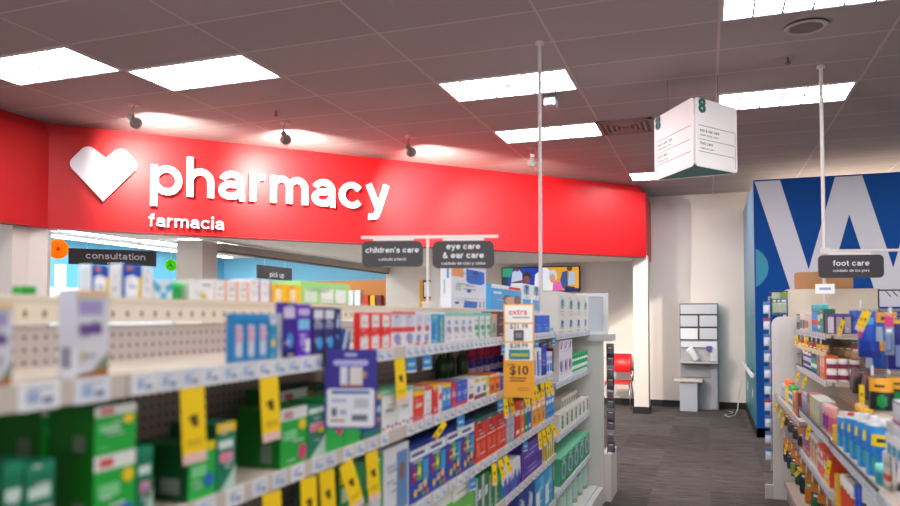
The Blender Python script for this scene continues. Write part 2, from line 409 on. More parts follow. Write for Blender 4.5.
# walk-in clinic box
CX, CY, CH = .585, 10.3, 3.37
BLUE = paint_mat('clinic_blue', '#064a96', .05, .6, .15)
b = MB(); b.box(CX, 7.0, CY, CY + .1, .12, CH, BLUE); cw = struct(b.build('wall_clinic_front'))
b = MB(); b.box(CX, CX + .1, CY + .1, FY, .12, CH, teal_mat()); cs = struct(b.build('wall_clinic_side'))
b = MB(); b.box(CX - .012, CX + .1, CY - .012, FY, 0, .12, BLACKBASE); b.box(CX, 7.0, CY - .012, CY + .1, 0, .12, BLACKBASE); struct(b.build('baseboard_clinic'))
b = MB(); b.box(CX + .1, 7.0, CY + .1, FY, 3.05, 3.1, M('#efe6da', .8)); struct(b.build('ceiling_clinic_bounce'))  # unseen white roof added to bounce lamp light onto the shop ceiling
def cpt(x, y): p = on_y(x, y, CY); return (p.x, p.z)
def W_letter():
    zt, zb = CH - .02, cpt(805, 307)[1]
    xa = cpt(754.5, 183)[0]; xb = cpt(780, 182)[0]; sw = xb - xa
    dx = cpt(794, 290)[0] - cpt(754.5, 183)[0]; dz = cpt(754.5, 183)[1] - cpt(794, 290)[1]; sl = dx / dz
    run = sl * (zt - zb)
    P = max(2 * run, cpt(848, 180)[0] + 0 - (xa + sw / 2)); h = P / 2
    gap = (h - sw / 2) / sl if False else None
    pts = [(xa, zt), (xa + run, zb), (xa + run + sw, zb)]
    a = xa + sw / 2; ap = cpt(848.5, 180)[0]; bx = (a + ap) / 2
    inner = (ap - a - sw) / 2 / sl
    poly = [(a - sw / 2, zt), (bx - sw / 2, zb), (bx + sw / 2, zb), (ap, zt - 2 * 0 - (sw / 2) / sl * 1.0),
            (2 * ap - bx - sw / 2, zb), (2 * ap - bx + sw / 2, zb), (2 * ap - a + sw / 2, zt), (2 * ap - a - sw / 2, zt),
            (2 * ap - bx, zb + (sw / 2) / sl), (ap + sw / 2, zt), (ap - sw / 2, zt), (bx, zb + (sw / 2) / sl), (a + sw / 2, zt)]
    return poly
me = MB(); me.prism(W_letter(), M('#d3d6de', .5), 0, .006, lambda a, b_, h: (a, CY - h, b_)); me.build('letter', cw)
c0 = cpt(745, 268); rr = abs(cpt(768.5, 268)[0] - c0[0])
arc = [(c0[0] + rr * math.cos(math.radians(t)), c0[1] + rr * math.sin(math.radians(t))) for t in range(-90, 91, 6)]
arc = [p for p in arc if p[0] > CX + .012]
arc = [(CX + .012, arc[0][1])] + arc + [(CX + .012, arc[-1][1])]
me = MB(); me.prism(arc, M('#1e8fae', .4), 0, .005, lambda a, b_, h: (a, CY - h, b_)); me.build('disc', cw)
o = empty('handrail', 'white grab rail on the teal clinic side wall', 'handrail', (CX, 11.6, .80))
MB().bbox(-.075, -.035, -1.4, 1.4, -.028, .028, M('#eef0ee', .35), .012).build('rail', o)
for y in (-1.1, 0, 1.1): MB().box(-.04, 0, y - .02, y + .02, -.02, .02, M('#cfd2d0')).build('bracket', o)
for k, (px, py) in enumerate([(748, 386), (753, 393)]):
    p = on_x(px, py, CX)
    o = empty('wall_outlet', ('white outlet plate on the teal wall, beside the kiosk cable', 'white outlet plate on the teal wall under the grab rail front')[k], 'outlet', (CX, p.y, p.z))
    MB().bbox(-.008, 0, -.04, .04, -.06, .06, M('#e9ecec', .4), .003).build('plate', o)
    MB().box(-.012, -.008, -.017, .017, -.045, -.012, M('#b9bfc0')).build('socket', o); MB().box(-.012, -.008, -.017, .017, .012, .045, M('#b9bfc0')).build('socket', o)

# ================================================================== CEILING FIXTURES
WM = M('#efefef', .4)
LIGHT = M('#fbfaff', emit=TROFFER_W)
def troffer(i, j, label):
    x0 = GX0 + i * TX + .03; x1 = x0 + TX - .06; y0 = GY0 + j * TY + .025; y1 = y0 + TY - .05
    o = empty('ceiling_light', label, 'light', ((x0 + x1) / 2, (y0 + y1) / 2, CZ), 0, 'recessed ceiling lights')
    hx, hy = (x1 - x0) / 2, (y1 - y0) / 2
    b = MB()
    for a in ((-hx - .02, hx + .02, -hy - .02, -hy), (-hx - .02, hx + .02, hy, hy + .02), (-hx - .02, -hx, -hy, hy), (hx, hx + .02, -hy, hy)):
        b.box(*a, -.012, 0, M('#cfc8c6'))
    b.build('frame', o)
    b = MB(); b.box(-hx, hx, -hy, hy, -.004, 0, LIGHT); b.build('diffuser', o)
    b = MB()
    for k in range(1, 6): x = -hx + 2 * hx * k / 6; b.box(x - .008, x + .008, -hy, hy, -.012, -.005, M('#7d8088'))
    b.box(-hx, hx, -.008, .008, -.012, -.005, M('#7d8088'))
    b.build('louver', o)
troffer(-5, -1, 'bright ceiling light above the fascia corner, farthest from the pole')
troffer(-4, 0, 'bright ceiling light above the heart emblem')
troffer(-2, 2, 'bright ceiling light beside the pole over the tan shelving')
troffer(-2, 5, 'bright ceiling light behind the pole, before the air vent')
troffer(0, 0, 'bright ceiling light above the round speaker grille')
troffer(0, 4, 'bright ceiling light behind the numbered aisle sign')
troffer(-1, 10, 'bright ceiling light before the far wall, partly behind the numbered sign')

# vent
p = on_z(625, 127, CZ)
o = empty('air_vent', 'dark slatted air vent in the ceiling beside the fascia end', 'vent', (-.84, 8.22, CZ))
MB().box(-.29, .29, -.29, .29, -.006, 0, M('#38282a')).build('backing', o)
b = MB()
for a in ((-.3, .3, -.3, -.26), (-.3, .3, .26, .3), (-.3, -.26, -.3, .3), (.26, .3, -.3, .3)): b.box(*a, -.02, 0, M('#8d7270'))
b.build('frame', o)
for k in range(4):
    r = .22 - k * .055
    b = MB()
    for a in ((-r, r, -r, -r + .02), (-r, r, r - .02, r), (-r, -r + .02, -r, r), (r - .02, r, -r, r)): b.box(*a, -.022, -.008, M('#a5807c'))
    b.build('slat', o)
# speaker grille
o = empty('ceiling_speaker', 'round tan speaker grille in the ceiling', 'speaker', (.70, 5.80, CZ))
MB().lathe([(.15, -.012), (.14, -.018), (.115, -.018), (.115, 0), (.15, 0)], M('#b5aaa4')).build('ring', o)
MB().lathe([(.112, -.014), (.05, -.018), (.0001, -.018)], M('#7d6f66', .8)).build('grille', o)
# sprinkler
for k, (q, lb) in enumerate([((788, 57), 'small metal sprinkler head between the speaker grille and the pole'), ((276, 111), 'small metal sprinkler head above the second spotlight')]):
    p = on_z(*q, CZ)
    o = empty('sprinkler_head', lb, 'sprinkler', (p.x, p.y, CZ))
    MB().lathe([(.035, -.004), (.03, -.008), (.03, 0)], M('#b4aaa8')).build('plate', o)
    MB().lathe([(.008, -.05), (.008, -.004)], M('#6b5f5c', .4, .8), 8).lathe([(.024, -.055), (.024, -.05)], M('#6b5f5c', .4, .8), 10).build('deflector', o)
# camera-like sensor
p = on_z(551, 97, CZ)
o = empty('security_camera', 'white security camera on the ceiling beside the pole', 'camera', (p.x, p.y, CZ))
MB().bbox(-.06, .06, -.06, .06, -.03, 0, M('#b5b1af', .4), .01).build('mount', o)
MB().bbox(-.05, .07, -.13, .03, -.12, -.035, M('#99979a', .4), .02).build('housing', o)
MB().box(-.02, .035, -.135, -.129, -.105, -.05, M('#4a6a8c', .2)).build('lens', o)
# spot heads lighting the fascia
for k, (q, lb) in enumerate([((134, 104), 'small grey spotlight above the heart emblem'), ((285, 122), 'small grey spotlight above the middle of the pharmacy lettering'),
                             ((410, 136), 'small grey spotlight above the end of the pharmacy lettering'), ((532, 147), 'small pale spotlight beside the tall white pole')]):
    p = on_z(*q, CZ)
    o = empty('spotlight', lb, 'spotlight', (p.x, p.y, CZ), 0, 'spotlights aimed at the fascia')
    G = M('#8e8a86', .35, .3) if k < 3 else M('#b9b5ae', .35, .2)
    MB().lathe([(.06, -.012), (.055, -.018), (.0001, -.018)], M('#c9aaa6')).lathe([(.06, -.012), (.06, 0)], M('#c9aaa6')).build('base', o)
    MB().tube([(0, 0, -.015), (-.03, .01, -.06), (-.02, .02, -.12), (0, 0, -.15)], .008, G).build('arm', o)
    d = (-ND + TD * (.6, .45, .95, 0)[k] + Vector((0, 0, (-.3, -.3, -.5, 0)[k]))).normalized() if k < 3 else (-ND * .9 + TD * .5 + Vector((0, 0, -.7))).normalized()
    h = link('head', None, o, (0, 0, -.19)) if False else None
    b = MB(); b.lathe([(.028, -.085), (.032, -.03), (.034, .0), (.058, .03), (.062, .06), (.055, .06), (.04, .035), (.0001, .02)], G, 16)
    me = b.build('head', o, (0, 0, -.17)); me.rotation_euler = d.to_track_quat('Z', 'Y').to_euler()
    L = bpy.data.lights.new('spot_lamp', 'SPOT'); L.energy = SPOT_W * (.9, 1.2, 2.6, .9)[k]; L.color = (1.0, .90, .80); L.spot_size = math.radians((118, 118, 100, 118)[k]); L.spot_blend = 1.0; L.shadow_soft_size = .04
    lo = bpy.data.objects.new('spot_lamp', L); COL.objects.link(lo); lo.parent = o
    lo.location = Vector((0, 0, -.17)) + d * .10
    lo.rotation_euler = (-d).to_track_quat('Z', 'Y').to_euler()

# poles
PW = M('#dcd5d3', .4)
o = empty('pole', 'tall white pole from the tan shelving to the ceiling', 'pole', (-1.2, 5.43, 1.65))
MB().lathe([(.014, 0), (.014, CZ - 1.65)], PW, 12).build('tube', o)
MB().lathe([(.035, CZ - 1.68), (.03, CZ - 1.655)], PW, 12).build('flange', o)
o = empty('pole', 'tall white pole rising behind the foot care sign', 'pole', (.92, 6.75, 1.60))
MB().lathe([(.015, 0), (.015, CZ - 1.60)], PW, 12).build('tube', o)
MB().lathe([(.035, CZ - 1.63), (.03, CZ - 1.605)], PW, 12).build('flange', o)

# ================================================================== FASCIA SIGNS
FP = P1 + ND * .08
def fpt(x, y, out=0):
    p = on_plane(x, y, FP, ND); return ((p - FP).dot(TD), p.z)
def onfascia(o, s, z, out=.0): return frame(o, FP + TD * s + ND * out + Vector((0, 0, z)), TD)
WHT = M('#e9e7ee', .4)
h = [fpt(*q) for q in ((103, 202), (139.5, 166.5), (121, 147), (105.5, 159), (87.5, 144.5), (67, 164.5))]
hc = (sum(p[0] for p in h) / 6, sum(p[1] for p in h) / 6)
poly = rounded([(p[0] - hc[0], p[1] - hc[1]) for p in h], [0, .09, .09, 0, .09, .09])
b = MB(); b.prism(poly, WHT, 0.015, .07, FLAT)
o = b.build('heart_emblem'); onfascia(tag(o, 'large white raised heart on the red fascia', 'sign'), hc[0], hc[1])
def fascia_text(s, name, label, xl, yb, xr, yb2, xh, wt):
    a = fpt(xl, yb); e = fpt(xr, yb2)
    o = link(name, letters(s, WHT, e[0] - a[0], xh, wt, .045, 'LEFT'))
    onfascia(tag(o, label, 'sign'), a[0], a[1], .012)
    return o
asc = fpt(189, 158.6)[1] - fpt(189, 198.2)[1]; asc2 = fpt(152, 214)[1] - fpt(152, 226.8)[1]
fascia_text('pharmacy', 'pharmacy_lettering', 'large white raised lettering reading pharmacy on the red fascia', 149.5, 194.5, 387.5, 213.5, asc / 1.38, .235)
asc2 = fpt(152, 214)[1] - fpt(152, 226.8)[1]
fascia_text('farmacia', 'farmacia_lettering', 'smaller white raised lettering reading farmacia below pharmacy', 148, 226.5, 223.5, 231, asc2 / 1.38, .20)

# ================================================================== HANGING SIGNS
DARK = M('#3b383b', .5)
def blade_sign(parent, cx, cz, w_, h_, lines, r=None, name='panel'):
    g = MB(); g.prism(rrect(w_, h_, r or h_ * .2), DARK, -.006, .006, lambda a, b_, q: (cx + a, -q, cz + b_)); g.build(name, parent)
    for s, wl, dz in lines:
        t = letters(s, M('#e6e6ea', .5), wl, None, .23 if dz > -.03 else .19)
        o = link('lettering', t, parent, (cx, -.0075, cz + dz)); o.rotation_euler = (math.pi / 2, 0, 0)
SR = (math.cos(YAW + .11), math.sin(YAW + .11))
o = empty('aisle_sign_stand', "white tee stand holding dark children's care and eye and ear care signs", 'sign', (-1.29, 3.3, 1.642), YAW - .09)
MB().lathe([(.007, 0), (.007, .335)], PW, 10).lathe([(.03, 0), (.03, .006)], PW, 12).build('post', o)
MB().box(-.33, .345, -.006, .006, .318, .332, PW).build('crossbar', o)
MB().box(-.27, -.07, -.004, .004, .30, .318, M('#f0dedb', .4)).build('hanger', o)
MB().box(.075, .275, -.004, .004, .30, .318, M('#f0dedb', .4)).build('hanger', o)
blade_sign(o, -.175, .244, .302, .128, [("children's care", .265, .005), ('cuidado infantil', .135, -.034)])
blade_sign(o, .175, .238, .302, .134, [('eye care', .165, .026), ('& ear care', .2, -.018), ('cuidado de ojos y oidos', .215, -.05)])
o = empty('aisle_sign_stand', 'white crossbar with dark foot care sign over the cluttered aisle', 'sign', (.92, 6.70, 1.60), YAW - .12)
MB().box(-.0, .62, -.012, .012, .51, .531, PW).build('crossbar', o)
MB().box(-.03, .03, -.016, .034, .495, .545, PW).build('clamp', o)
MB().box(.02, .36, -.004, .004, .48, .51, M('#e9e6e4', .4)).build('hanger', o)
blade_sign(o, .20, .39, .51, .19, [('foot care', .285, .005), ('cuidado de los pies', .285, -.045)])
MB().box(-.09, .06, -.028, -.022, .165, .245, M('#f1f1f1')).box(-.06, .03, -.029, -.028, .195, .215, M('#8fa6c4')).build('card', o)

# numbered three-sided sign
vA, vB, vC = Vector((-.09, 6.3)), Vector((-.442, 6.9)), Vector((.25, 6.78))
zb, zt = 2.825, 3.40
o = empty('aisle_number_sign', 'three sided white hanging sign with teal number 8', 'sign', (-.09, 6.6, 2.83))
OFF = Vector((-.09, 6.6))
def wire(p):
    MB().tube([(p.x - OFF.x, p.y - OFF.y, zt - 2.83 - .02), (p.x - OFF.x, p.y - OFF.y, CZ - 2.83)], .003, M('#77706e')).build('wire', o)
wire(Vector((-.32, 6.73))); wire(Vector((.10, 6.73)))
b = MB(); b.prism([tuple((p - OFF) * .985) for p in (vA, vC, vB)], M('#0f6d6c', .5), 0.002, .02, FLAT); b.build('base', o)
for (u, v_) in ((vB, vA), (vA, vC), (vC, vB)):
    wd = (v_ - u).length; d = (v_ - u).normalized()
    g = MB(); g.prism(rrect(wd - .008, zt - zb, .03, 4, wd / 2, (zt - zb) / 2), M('#efe9e7', .45), 0, .01, FLAT)
    pn = g.build('panel', o); frame(pn, (u.x, u.y, zb), (d.x, d.y, 0))
    pn.matrix_world.translation
    pn.location = (u.x - OFF.x, u.y - OFF.y, zb - 2.83)
    TE, GR = M('#0c5a58', .5), M('#55555c', .5)
    H_ = zt - zb
    link('numeral', text_mesh('8', TE, 1, .008, .028, 'CENTER', h=.125, w=.088), pn, (wd * (.12 if u is vB else .15), H_ * .80, .012))
    g = MB()
    for (y0, y1) in ((.34, .58), (.10, .335)):
        pass
    for yy in (.60, .40, .22):
        g.box(wd * .07, wd * .94, H_ * yy, H_ * yy + .004, .0105, .0115, GR)
    for yy, y2 in ((.44, .60), (.24, .40), (.06, .22)):
        g.box(wd * (.07 if u is vB else .94), wd * (.07 if u is vB else .94) + .004, H_ * yy, H_ * y2, .0105, .0115, GR)
    g.build('rule', pn)
    for s, wl, yy in (('eye & ear care', .27, .515), ('cuidado de ojos y oidos', .25, .455), ('foot care', .175, .325), ('cuidado de los pies', .19, .262)):
        link('lettering', letters(s, GR, wl, None, .22, .0, 'LEFT'), pn, (wd * .1, H_ * yy, .0115))

# pharmacy signs and paper rosettes
def board(name, label, lines, q0, q1, Yp, right, w_, h_):
    p = on_y(*q0, Yp)
    o = tag(link(name, None), label, 'sign'); frame(o, p, right)
    MB().box(0, w_, -h_, 0, -.02, 0, M('#3a3639', .5)).build('panel', o)
    for s, wl, x, y in lines: link('lettering', letters(s, M('#dcd8dc', .5), wl, None, .23), o, (x, y, .0005))
    for x in (w_ * .2, w_ * .8): MB().tube([(x, 0, -.01), (x, 2.94 - p.z, -.01)], .004, M('#d9d9d9')).build('wire', o)
    return o
sg = on_plane(68.5, 248, P1 - ND * 1.3, ND); sg2 = on_plane(156.5, 250.5, P1 - ND * 1.3, ND); wd = (sg2 - sg).length
sb = on_plane(68.5, 264, P1 - ND * 1.3, ND)
board('counter_sign', 'dark consultation sign hanging inside the pharmacy', [('consultation', wd * .68, wd * .53, -.125), ('consulta', wd * .2, wd * .53, -.19)], (68.5, 248), None, sg.y, TD, wd, sg.z - sb.z)
pg = on_x(257.5, 264.5, -7.2); pg2 = on_x(292, 268, -7.2); pb = on_x(257.5, 277, -7.2)
board('counter_sign', 'dark pick up sign hanging inside the pharmacy', [('pick up', (pg2.y - pg.y) * .42, (pg2.y - pg.y) * .55, -.19), ('recoger', (pg2.y - pg.y) * .2, (pg2.y - pg.y) * .55, -.28)], (257.5, 264.5), None, pg.y, (0, 1, 0), pg2.y - pg.y, pg.z - pb.z + .02)
def rosette(label, q, r, col, col2, Yp):
    p = on_y(*q, Yp); o = tag(link('paper_rosette', None), label, 'decoration', 'hanging paper rosettes'); frame(o, p, TD)
    b = MB(); n = 40; c1, c2 = paper(col), paper(col2)
    for k in range(n):
        a0, a1 = 2 * math.pi * k / n, 2 * math.pi * (k + 1) / n; am = (a0 + a1) / 2
        z0, z1 = (.02, -.02)
        P_ = lambda a, rr_, z: (rr_ * math.cos(a), rr_ * math.sin(a), z)
        b.face([P_(a0, r * .18, 0), P_(a0, r, z1), P_(am, r, z0), P_(am, r * .18, .01)], c1)
        b.face([P_(am, r * .18, .01), P_(am, r, z0), P_(a1, r, z1), P_(a1, r * .18, 0)], c1)
    b.build('fan', o)
    MB().lathe([(r * .2, 0), (r * .18, .02), (.0001, .024)], c2, 14).build('center', o)
    MB().tube([(0, r * .9, 0), (0, 2.94 - p.z, 0)], .003, M('#eeeeee')).build('string', o)
rosette('orange paper rosette hanging beside the corner column', (58, 249), .125, '#ffa01e', '#e8761a', 7.0)
rosette('small green paper rosette hanging beside the middle column', (171, 265), .085, '#8ae83a', '#3f9f24', 8.6)
# interior things
b = MB(); b.box(-9.0, -6.5, 14.0, 14.45, 0, 1.78, M('#e8e4df')); tag(b.build('pharmacy_counter'), 'white counter in front of the orange pharmacy wall', 'counter')
for k, (px, c) in enumerate([(352, '#f4f4f4'), (359, '#f6f6f6'), (367, '#e8452a'), (374, '#f2c22d'), (380, '#7a2433')]):
    p = on_y(px, 305, 14.2)
    tag(MB().bbox(-.06 if k > 1 else -.07, .06 if k > 1 else .07, -.08, .08, 0, .24 if k > 1 else .36, M(c), .01).build('counter_box', None, (p.x, 14.2, 1.7865)), ('white box', 'second white box', 'red box', 'yellow box', 'maroon box')[k] + ' on the counter before the orange wall', 'box', 'boxes on the pharmacy counter')
p = on_y(60, 290, 9.0); tag(MB().box(-.06, .06, -.06, .06, 0, 2.42, M('#f3f3ef')).build('shelf_post', None, (p.x, 9.0, 0)), 'white upright post under the orange rosette', 'post')
b = MB(); b.box(-10.4, -8.2, 9.6, 10.2, 0, 1.95, M('#e2e9ea')); b.box(-10.42, -8.18, 9.58, 10.22, 1.95, 2.0, M('#9aa4a6')); tag(b.build('office_partition'), 'pale low partition behind the consultation sign', 'partition')

# doorway with notice beside the white column
p0, p1 = on_y(420, 308, FY - .03), on_y(437.5, 280, FY - .03)
o = empty('notice_board', 'black framed white notice on an orange recess', 'notice', ((p0.x + p1.x) / 2, FY - .02, 1.3)); hw = (p1.x - p0.x) / 2
MB().box(-hw, hw, -.03, .018, 0, p1.z - 1.3, paint_mat('orange_board', '#f2a733')).build('backing', o)
MB().box(-hw * .55, hw * .62, -.055, -.03, .62, p1.z - 1.3, M('#33312f')).box(-hw * .42, hw * .48, -.06, -.055, .66, p1.z - 1.34, M('#f2f6f6')).build('frame', o)
MB().box(-hw * .6, hw * .66, -.07, -.03, .0, .56, M('#ece8e2')).build('shelf_box', o)

# TVs
def tv(label, x0, x1, y0, y1, shapes):
    a = on_y(x0, y0, FY - .1); c = on_y(x1, y1, FY - .1); o = empty('television', label, 'television', ((a.x + c.x) / 2, FY - .1, (a.z + c.z) / 2), 0, 'wall televisions')
    W, H_ = c.x - a.x, a.z - c.z
    MB().box(-W / 2, W / 2, 0, .05, -H_ / 2, H_ / 2, M('#141416', .3)).build('bezel', o)
    MB().box(-.12, .12, .05, .099, -.1, .1, M('#222222')).build('bracket', o)
    b = MB(); bw, bh = W / 2 - .02, H_ / 2 - .02
    b.face([(-bw, -.002, -bh), (bw, -.002, -bh), (bw, -.002, bh), (-bw, -.002, bh)], M(shapes[0], emit=.9))
    for i, s in enumerate(shapes[1:]):
        y = -.003 - .0006 * i; m = M(s[0], emit=.95)
        if s[1] == 'e':
            b.face([((s[2] + s[4] * math.cos(t * math.pi / 9)) * bw, y, max(-1, min(1, s[3] + s[5] * math.sin(t * math.pi / 9))) * bh) for t in range(18)], m)
        else: b.face([(u * bw, y, v * bh) for u, v in s[1]], m)
    b.build('screen', o)
tv('television showing a man in a white shirt', 501.5, 540, 267.5, 288.5, ['#1b3fb0', ('#2f9a78', [(-1, .1), (-.55, .1), (-.4, 1), (-1, 1)]), ('#23404a', [(-1, -1), (-.7, -1), (-.7, .1), (-1, .1)]),
   ('#bcc9e6', [(-.55, -1), (.1, -1), (.1, .4), (-.1, .9), (-.45, .6)]), ('#7d3b3a', [(-.55, -.75), (.1, -.5), (.15, -.2), (-.5, -.45)]), ('#e9eef9', [(.75, -1), (1, -1), (1, .6), (.8, .3)]), ('#352523', 'e', .35, .15, .22, .42), ('#8a4a3e', 'e', .34, -.2, .18, .42), ('#7e4338', 'e', -.18, .95, .14, .3)])
tv('television showing a grey haired woman in pink', 541.5, 580, 266.5, 291.5, ['#f0a52a', ('#e6e9f4', [(-1, -1), (-.6, -1), (-.5, .6), (-.8, 1), (-1, 1)]), ('#37598c', [(-.1, -.6), (.4, -1), (.4, .7), (.1, .6)]), ('#232a66', [(.2, -1), (1, -1), (1, -.75), (.3, -.6)]),
   ('#a9c4e6', [(.42, -.5), (.8, -.5), (.8, .6), (.5, .6)]), ('#f0b040', [(.8, -.8), (1, -.8), (1, .8), (.75, .5)]), ('#f3ece6', [(-.75, -1), (-.4, -1), (-.4, -.2), (-.7, -.1)]), ('#e56ab0', [(-.45, -1), (.15, -1), (.0, -.2), (-.4, -.3)]), ('#c9d2d8', 'e', -.42, .3, .24, .5), ('#d8938a', 'e', -.45, .05, .15, .38), ('#6b3f33', 'e', .5, .9, .16, .25)])

# kiosk
KY = 13.0
def K(x, y): p = on_y(x, y, KY); return p.x, p.z
kx0, kz1 = K(679.5, 303.5); kx1, _ = K(718, 303)
o = empty('health_kiosk', 'grey upright health kiosk with bench against the far wall', 'kiosk', ((kx0 + kx1) / 2, KY, 0)); W = (kx1 - kx0) / 2
GK, GK2, BK = M('#a9aaae', .45), M('#8f9096', .45), M('#3a3b40', .5)
ks = lambda y: K(700, y)[1]
MB().bbox(-W, W, .02, .27, 0, kz1, GK, .006).build('body', o)
def kp(x0, y0, x1, y1, dep, m, name):
    a = K(x0, y0); c = K(x1, y1); cx = (kx0 + kx1) / 2
    return MB().bbox(a[0] - cx, c[0] - cx, -dep, .021, c[1], a[1], m, .004).build(name, o)
kp(679.5, 303.5, 718, 340.5, .0, BK, 'display_frame')
for q in ((680.3, 304.6, 717.2, 314), (680.3, 315.6, 697.8, 326.6), (699.5, 315.6, 717.2, 326.6), (680.3, 328.3, 697.8, 339.3), (699.5, 328.3, 717.2, 339.3)):
    kp(*q, .012, M('#c6c7ca', .3) if q[1] != 328.3 or q[0] > 690 else M('#e3e4e4', .4), 'display_panel')
kp(681, 341.5, 717, 347.5, .03, M('#d9dadd'), 'shelf_back')
kp(679.5, 361, 718, 363.2, .22, M('#b5b3b0'), 'shelf')
kp(710, 347, 717.5, 361, .16, M('#cbccd0'), 'monitor')
kp(706.5, 345.8, 711.5, 350.6, .2, M('#5b4d96'), 'label_card')
a = K(693, 353.5); cx = (kx0 + kx1) / 2
b = MB(); b.lathe([(.055, -.11), (.06, -.1), (.06, .1), (.055, .11), (.04, .11), (.04, .0)], M('#e9e6e2', .4), 18); q = b.build('arm_cuff', o, (a[0] - cx, -.12, a[1])); q.rotation_euler = (0, math.radians(-35), .3)
kp(680.5, 364, 717.5, 378, .005, M('#8e8f94'), 'lower_panel'); kp(711, 364, 717.8, 409, .05, M('#a2a3a7'), 'leg')
MB().bbox(-W - .09, -.0 + .05, -.34, -.01, ks(379.2) - .03, ks(379.2) + .02, M('#c4bcb2'), .008).build('bench_top', o)
MB().bbox(-W + .0, -.03, -.30, -.02, 0, ks(379.2) - .03, M('#b0b3bb'), .006).build('bench_box', o)
pc = on_x(744, 377, CX)
o = tag(MB().tube([(CX - .02, 12.4, .56), (CX - .10, 12.4, .54), (CX - .14, 12.42, .35), (CX - .16, 12.45, .1), (CX - .2, 12.4, .01), (CX - .3, 12.15, .01), (CX - .36, 12.35, .01), (CX - .22, 12.7, .01), (CX - .3, 12.95, .01)], .008, M('#d5d2ce')).build('power_cable'), 'white power cable coiling on the carpet beside the kiosk', 'cable')

# red chair
o = empty('waiting_chair', 'red plastic chair with chrome legs under the white wall rail', 'chair', (-1.47, 12.80, 0))
RC = M('#e2252c', .4); CH_ = M('#b9babd', .25, .9)
def curved(w_, pts, t, name):
    b = MB(); n = 8
    prof = []
    for i in range(n + 1):
        u = -1 + 2 * i / n
        prof.append([(u * w_ / 2, y + cv * u * u, z) for (y, z, cv) in pts])
    V = [p for row in prof for p in row]; m_ = len(pts)
    Fc = [(i * m_ + j, (i + 1) * m_ + j, (i + 1) * m_ + j + 1, i * m_ + j + 1) for i in range(n) for j in range(m_ - 1)]
    b.idx(V, Fc, RC, True); me = b.mesh(name); ob = link(name, me, o)
    s = ob.modifiers.new('solid', 'SOLIDIFY'); s.thickness = t; s.offset = 0
    return ob
curved(.40, [(.2, .60, -.04), (.23, .75, -.05), (.26, .92, -.05)], .018, 'backrest')
curved(.42, [(-.24, .43, 0), (-.15, .455, 0), (.1, .44, 0), (.18, .46, -.01)], .02, 'seat')
for sx in (-1, 1):
    MB().tube([(sx * .2, -.2, .43), (sx * .23, -.25, 0)], .011, CH_).build('leg', o)
    MB().tube([(sx * .2, .16, .43), (sx * .23, .24, 0)], .011, CH_).build('leg', o)
    MB().tube([(sx * .2, .16, .43), (sx * .2, .22, .65)], .010, CH_).build('back_post', o)
MB().bbox(.2, .27, -.05, .2, .66, .69, M('#26242a'), .01).tube([(.22, .17, .45), (.235, .16, .66)], .01, CH_).build('armrest', o)
# ================================================================== PRODUCTS: templates
def carton(wd, dp, h, base, prints=(), sides=(), top=None, rough=.4):
    """origin at base centre, front faces +X; prints in 0..1 of the front, u along +Y"""
    b = MB(); B = M(base, rough)
    b.box(-dp / 2, dp / 2, -wd / 2, wd / 2, 0, h, B)
    if top: b.face([(-dp / 2, -wd / 2, h + .0004), (dp / 2, -wd / 2, h + .0004), (dp / 2, wd / 2, h + .0004), (-dp / 2, wd / 2, h + .0004)], M(top, rough))
    e = .0004
    def art(lst, P):
        for i, p in enumerate(lst):
            z = e * (i + 1)
            if p[0] == 'e':
                _, cu, cv, ru, rv, col = p
                b.face([P(cu + ru * math.cos(t * math.pi / 7), cv + rv * math.sin(t * math.pi / 7), z) for t in range(14)], M(col, rough))
            elif p[0] == 'p': b.face([P(u, v, z) for u, v in p[1]], M(p[2], rough))
            else:
                u0, v0, u1, v1, col = p
                b.face([P(u0, v0, z), P(u1, v0, z), P(u1, v1, z), P(u0, v1, z)], M(col, rough))
    if prints:                                   # fine print: thin bars across the lower front
        c_ = lin(base); dark = .3 * c_[0] + .6 * c_[1] + .1 * c_[2] < .35; rnd = random.Random(int(wd * 1e5) + int(h * 1e5) + len(prints))
        ink = '#d9dbe2' if dark else '#8d8f99'
        fine = []
        for i in range(4):
            v_ = rnd.uniform(.04, .95); u_ = rnd.uniform(.08, .4); fine.append((u_, v_, min(.95, u_ + rnd.uniform(.2, .5)), min(.99, v_ + .022), ink))
        prints = list(prints) + fine
    art(prints, lambda u, v, z: (dp / 2 + z, (u - .5) * wd, v * h))
    art(sides, lambda u, v, z: ((u - .5) * dp, -wd / 2 - z, v * h))
    art(sides, lambda u, v, z: ((.5 - u) * dp, wd / 2 + z, v * h))
    return [('body', b.mesh('carton'))]
def bottle(r, h, body, cap, label=None, label2=None, neck=.45, caph=.16, flat=1.0, shoulder=.72):
    b = MB(); m = M(body, .3); hb = h * (1 - caph)
    b.lathe([(r * .85, 0), (r, h * .03), (r, hb * shoulder), (r * .85, hb * (shoulder + .6 * (1 - shoulder))), (r * neck, hb * .98), (r * neck, hb)], m, 14, sx=flat)
    if label:
        b.lathe([(r * 1.01, h * .14), (r * 1.01, hb * (shoulder - .05))], M(label, .45), 14, sx=flat)
    if label2:
        b.lathe([(r * 1.02, h * .25), (r * 1.02, h * .42)], M(label2, .45), 14, sx=flat)
    c = MB(); c.lathe([(r * neck * 1.15, hb * .97), (r * neck * 1.15, h * .98), (r * neck * .95, h)], M(cap, .35), 12, sx=flat if flat == 1 else flat * 1.3)
    return [('body', b.mesh('bottle')), ('cap', c.mesh('cap'))]
def capbottle(r, h, body, cap, label=None, label2=None, flat=.6):
    """broad-capped tube or flat bottle"""
    return bottle(r, h, body, cap, label, label2, .72, .22, flat, .86)
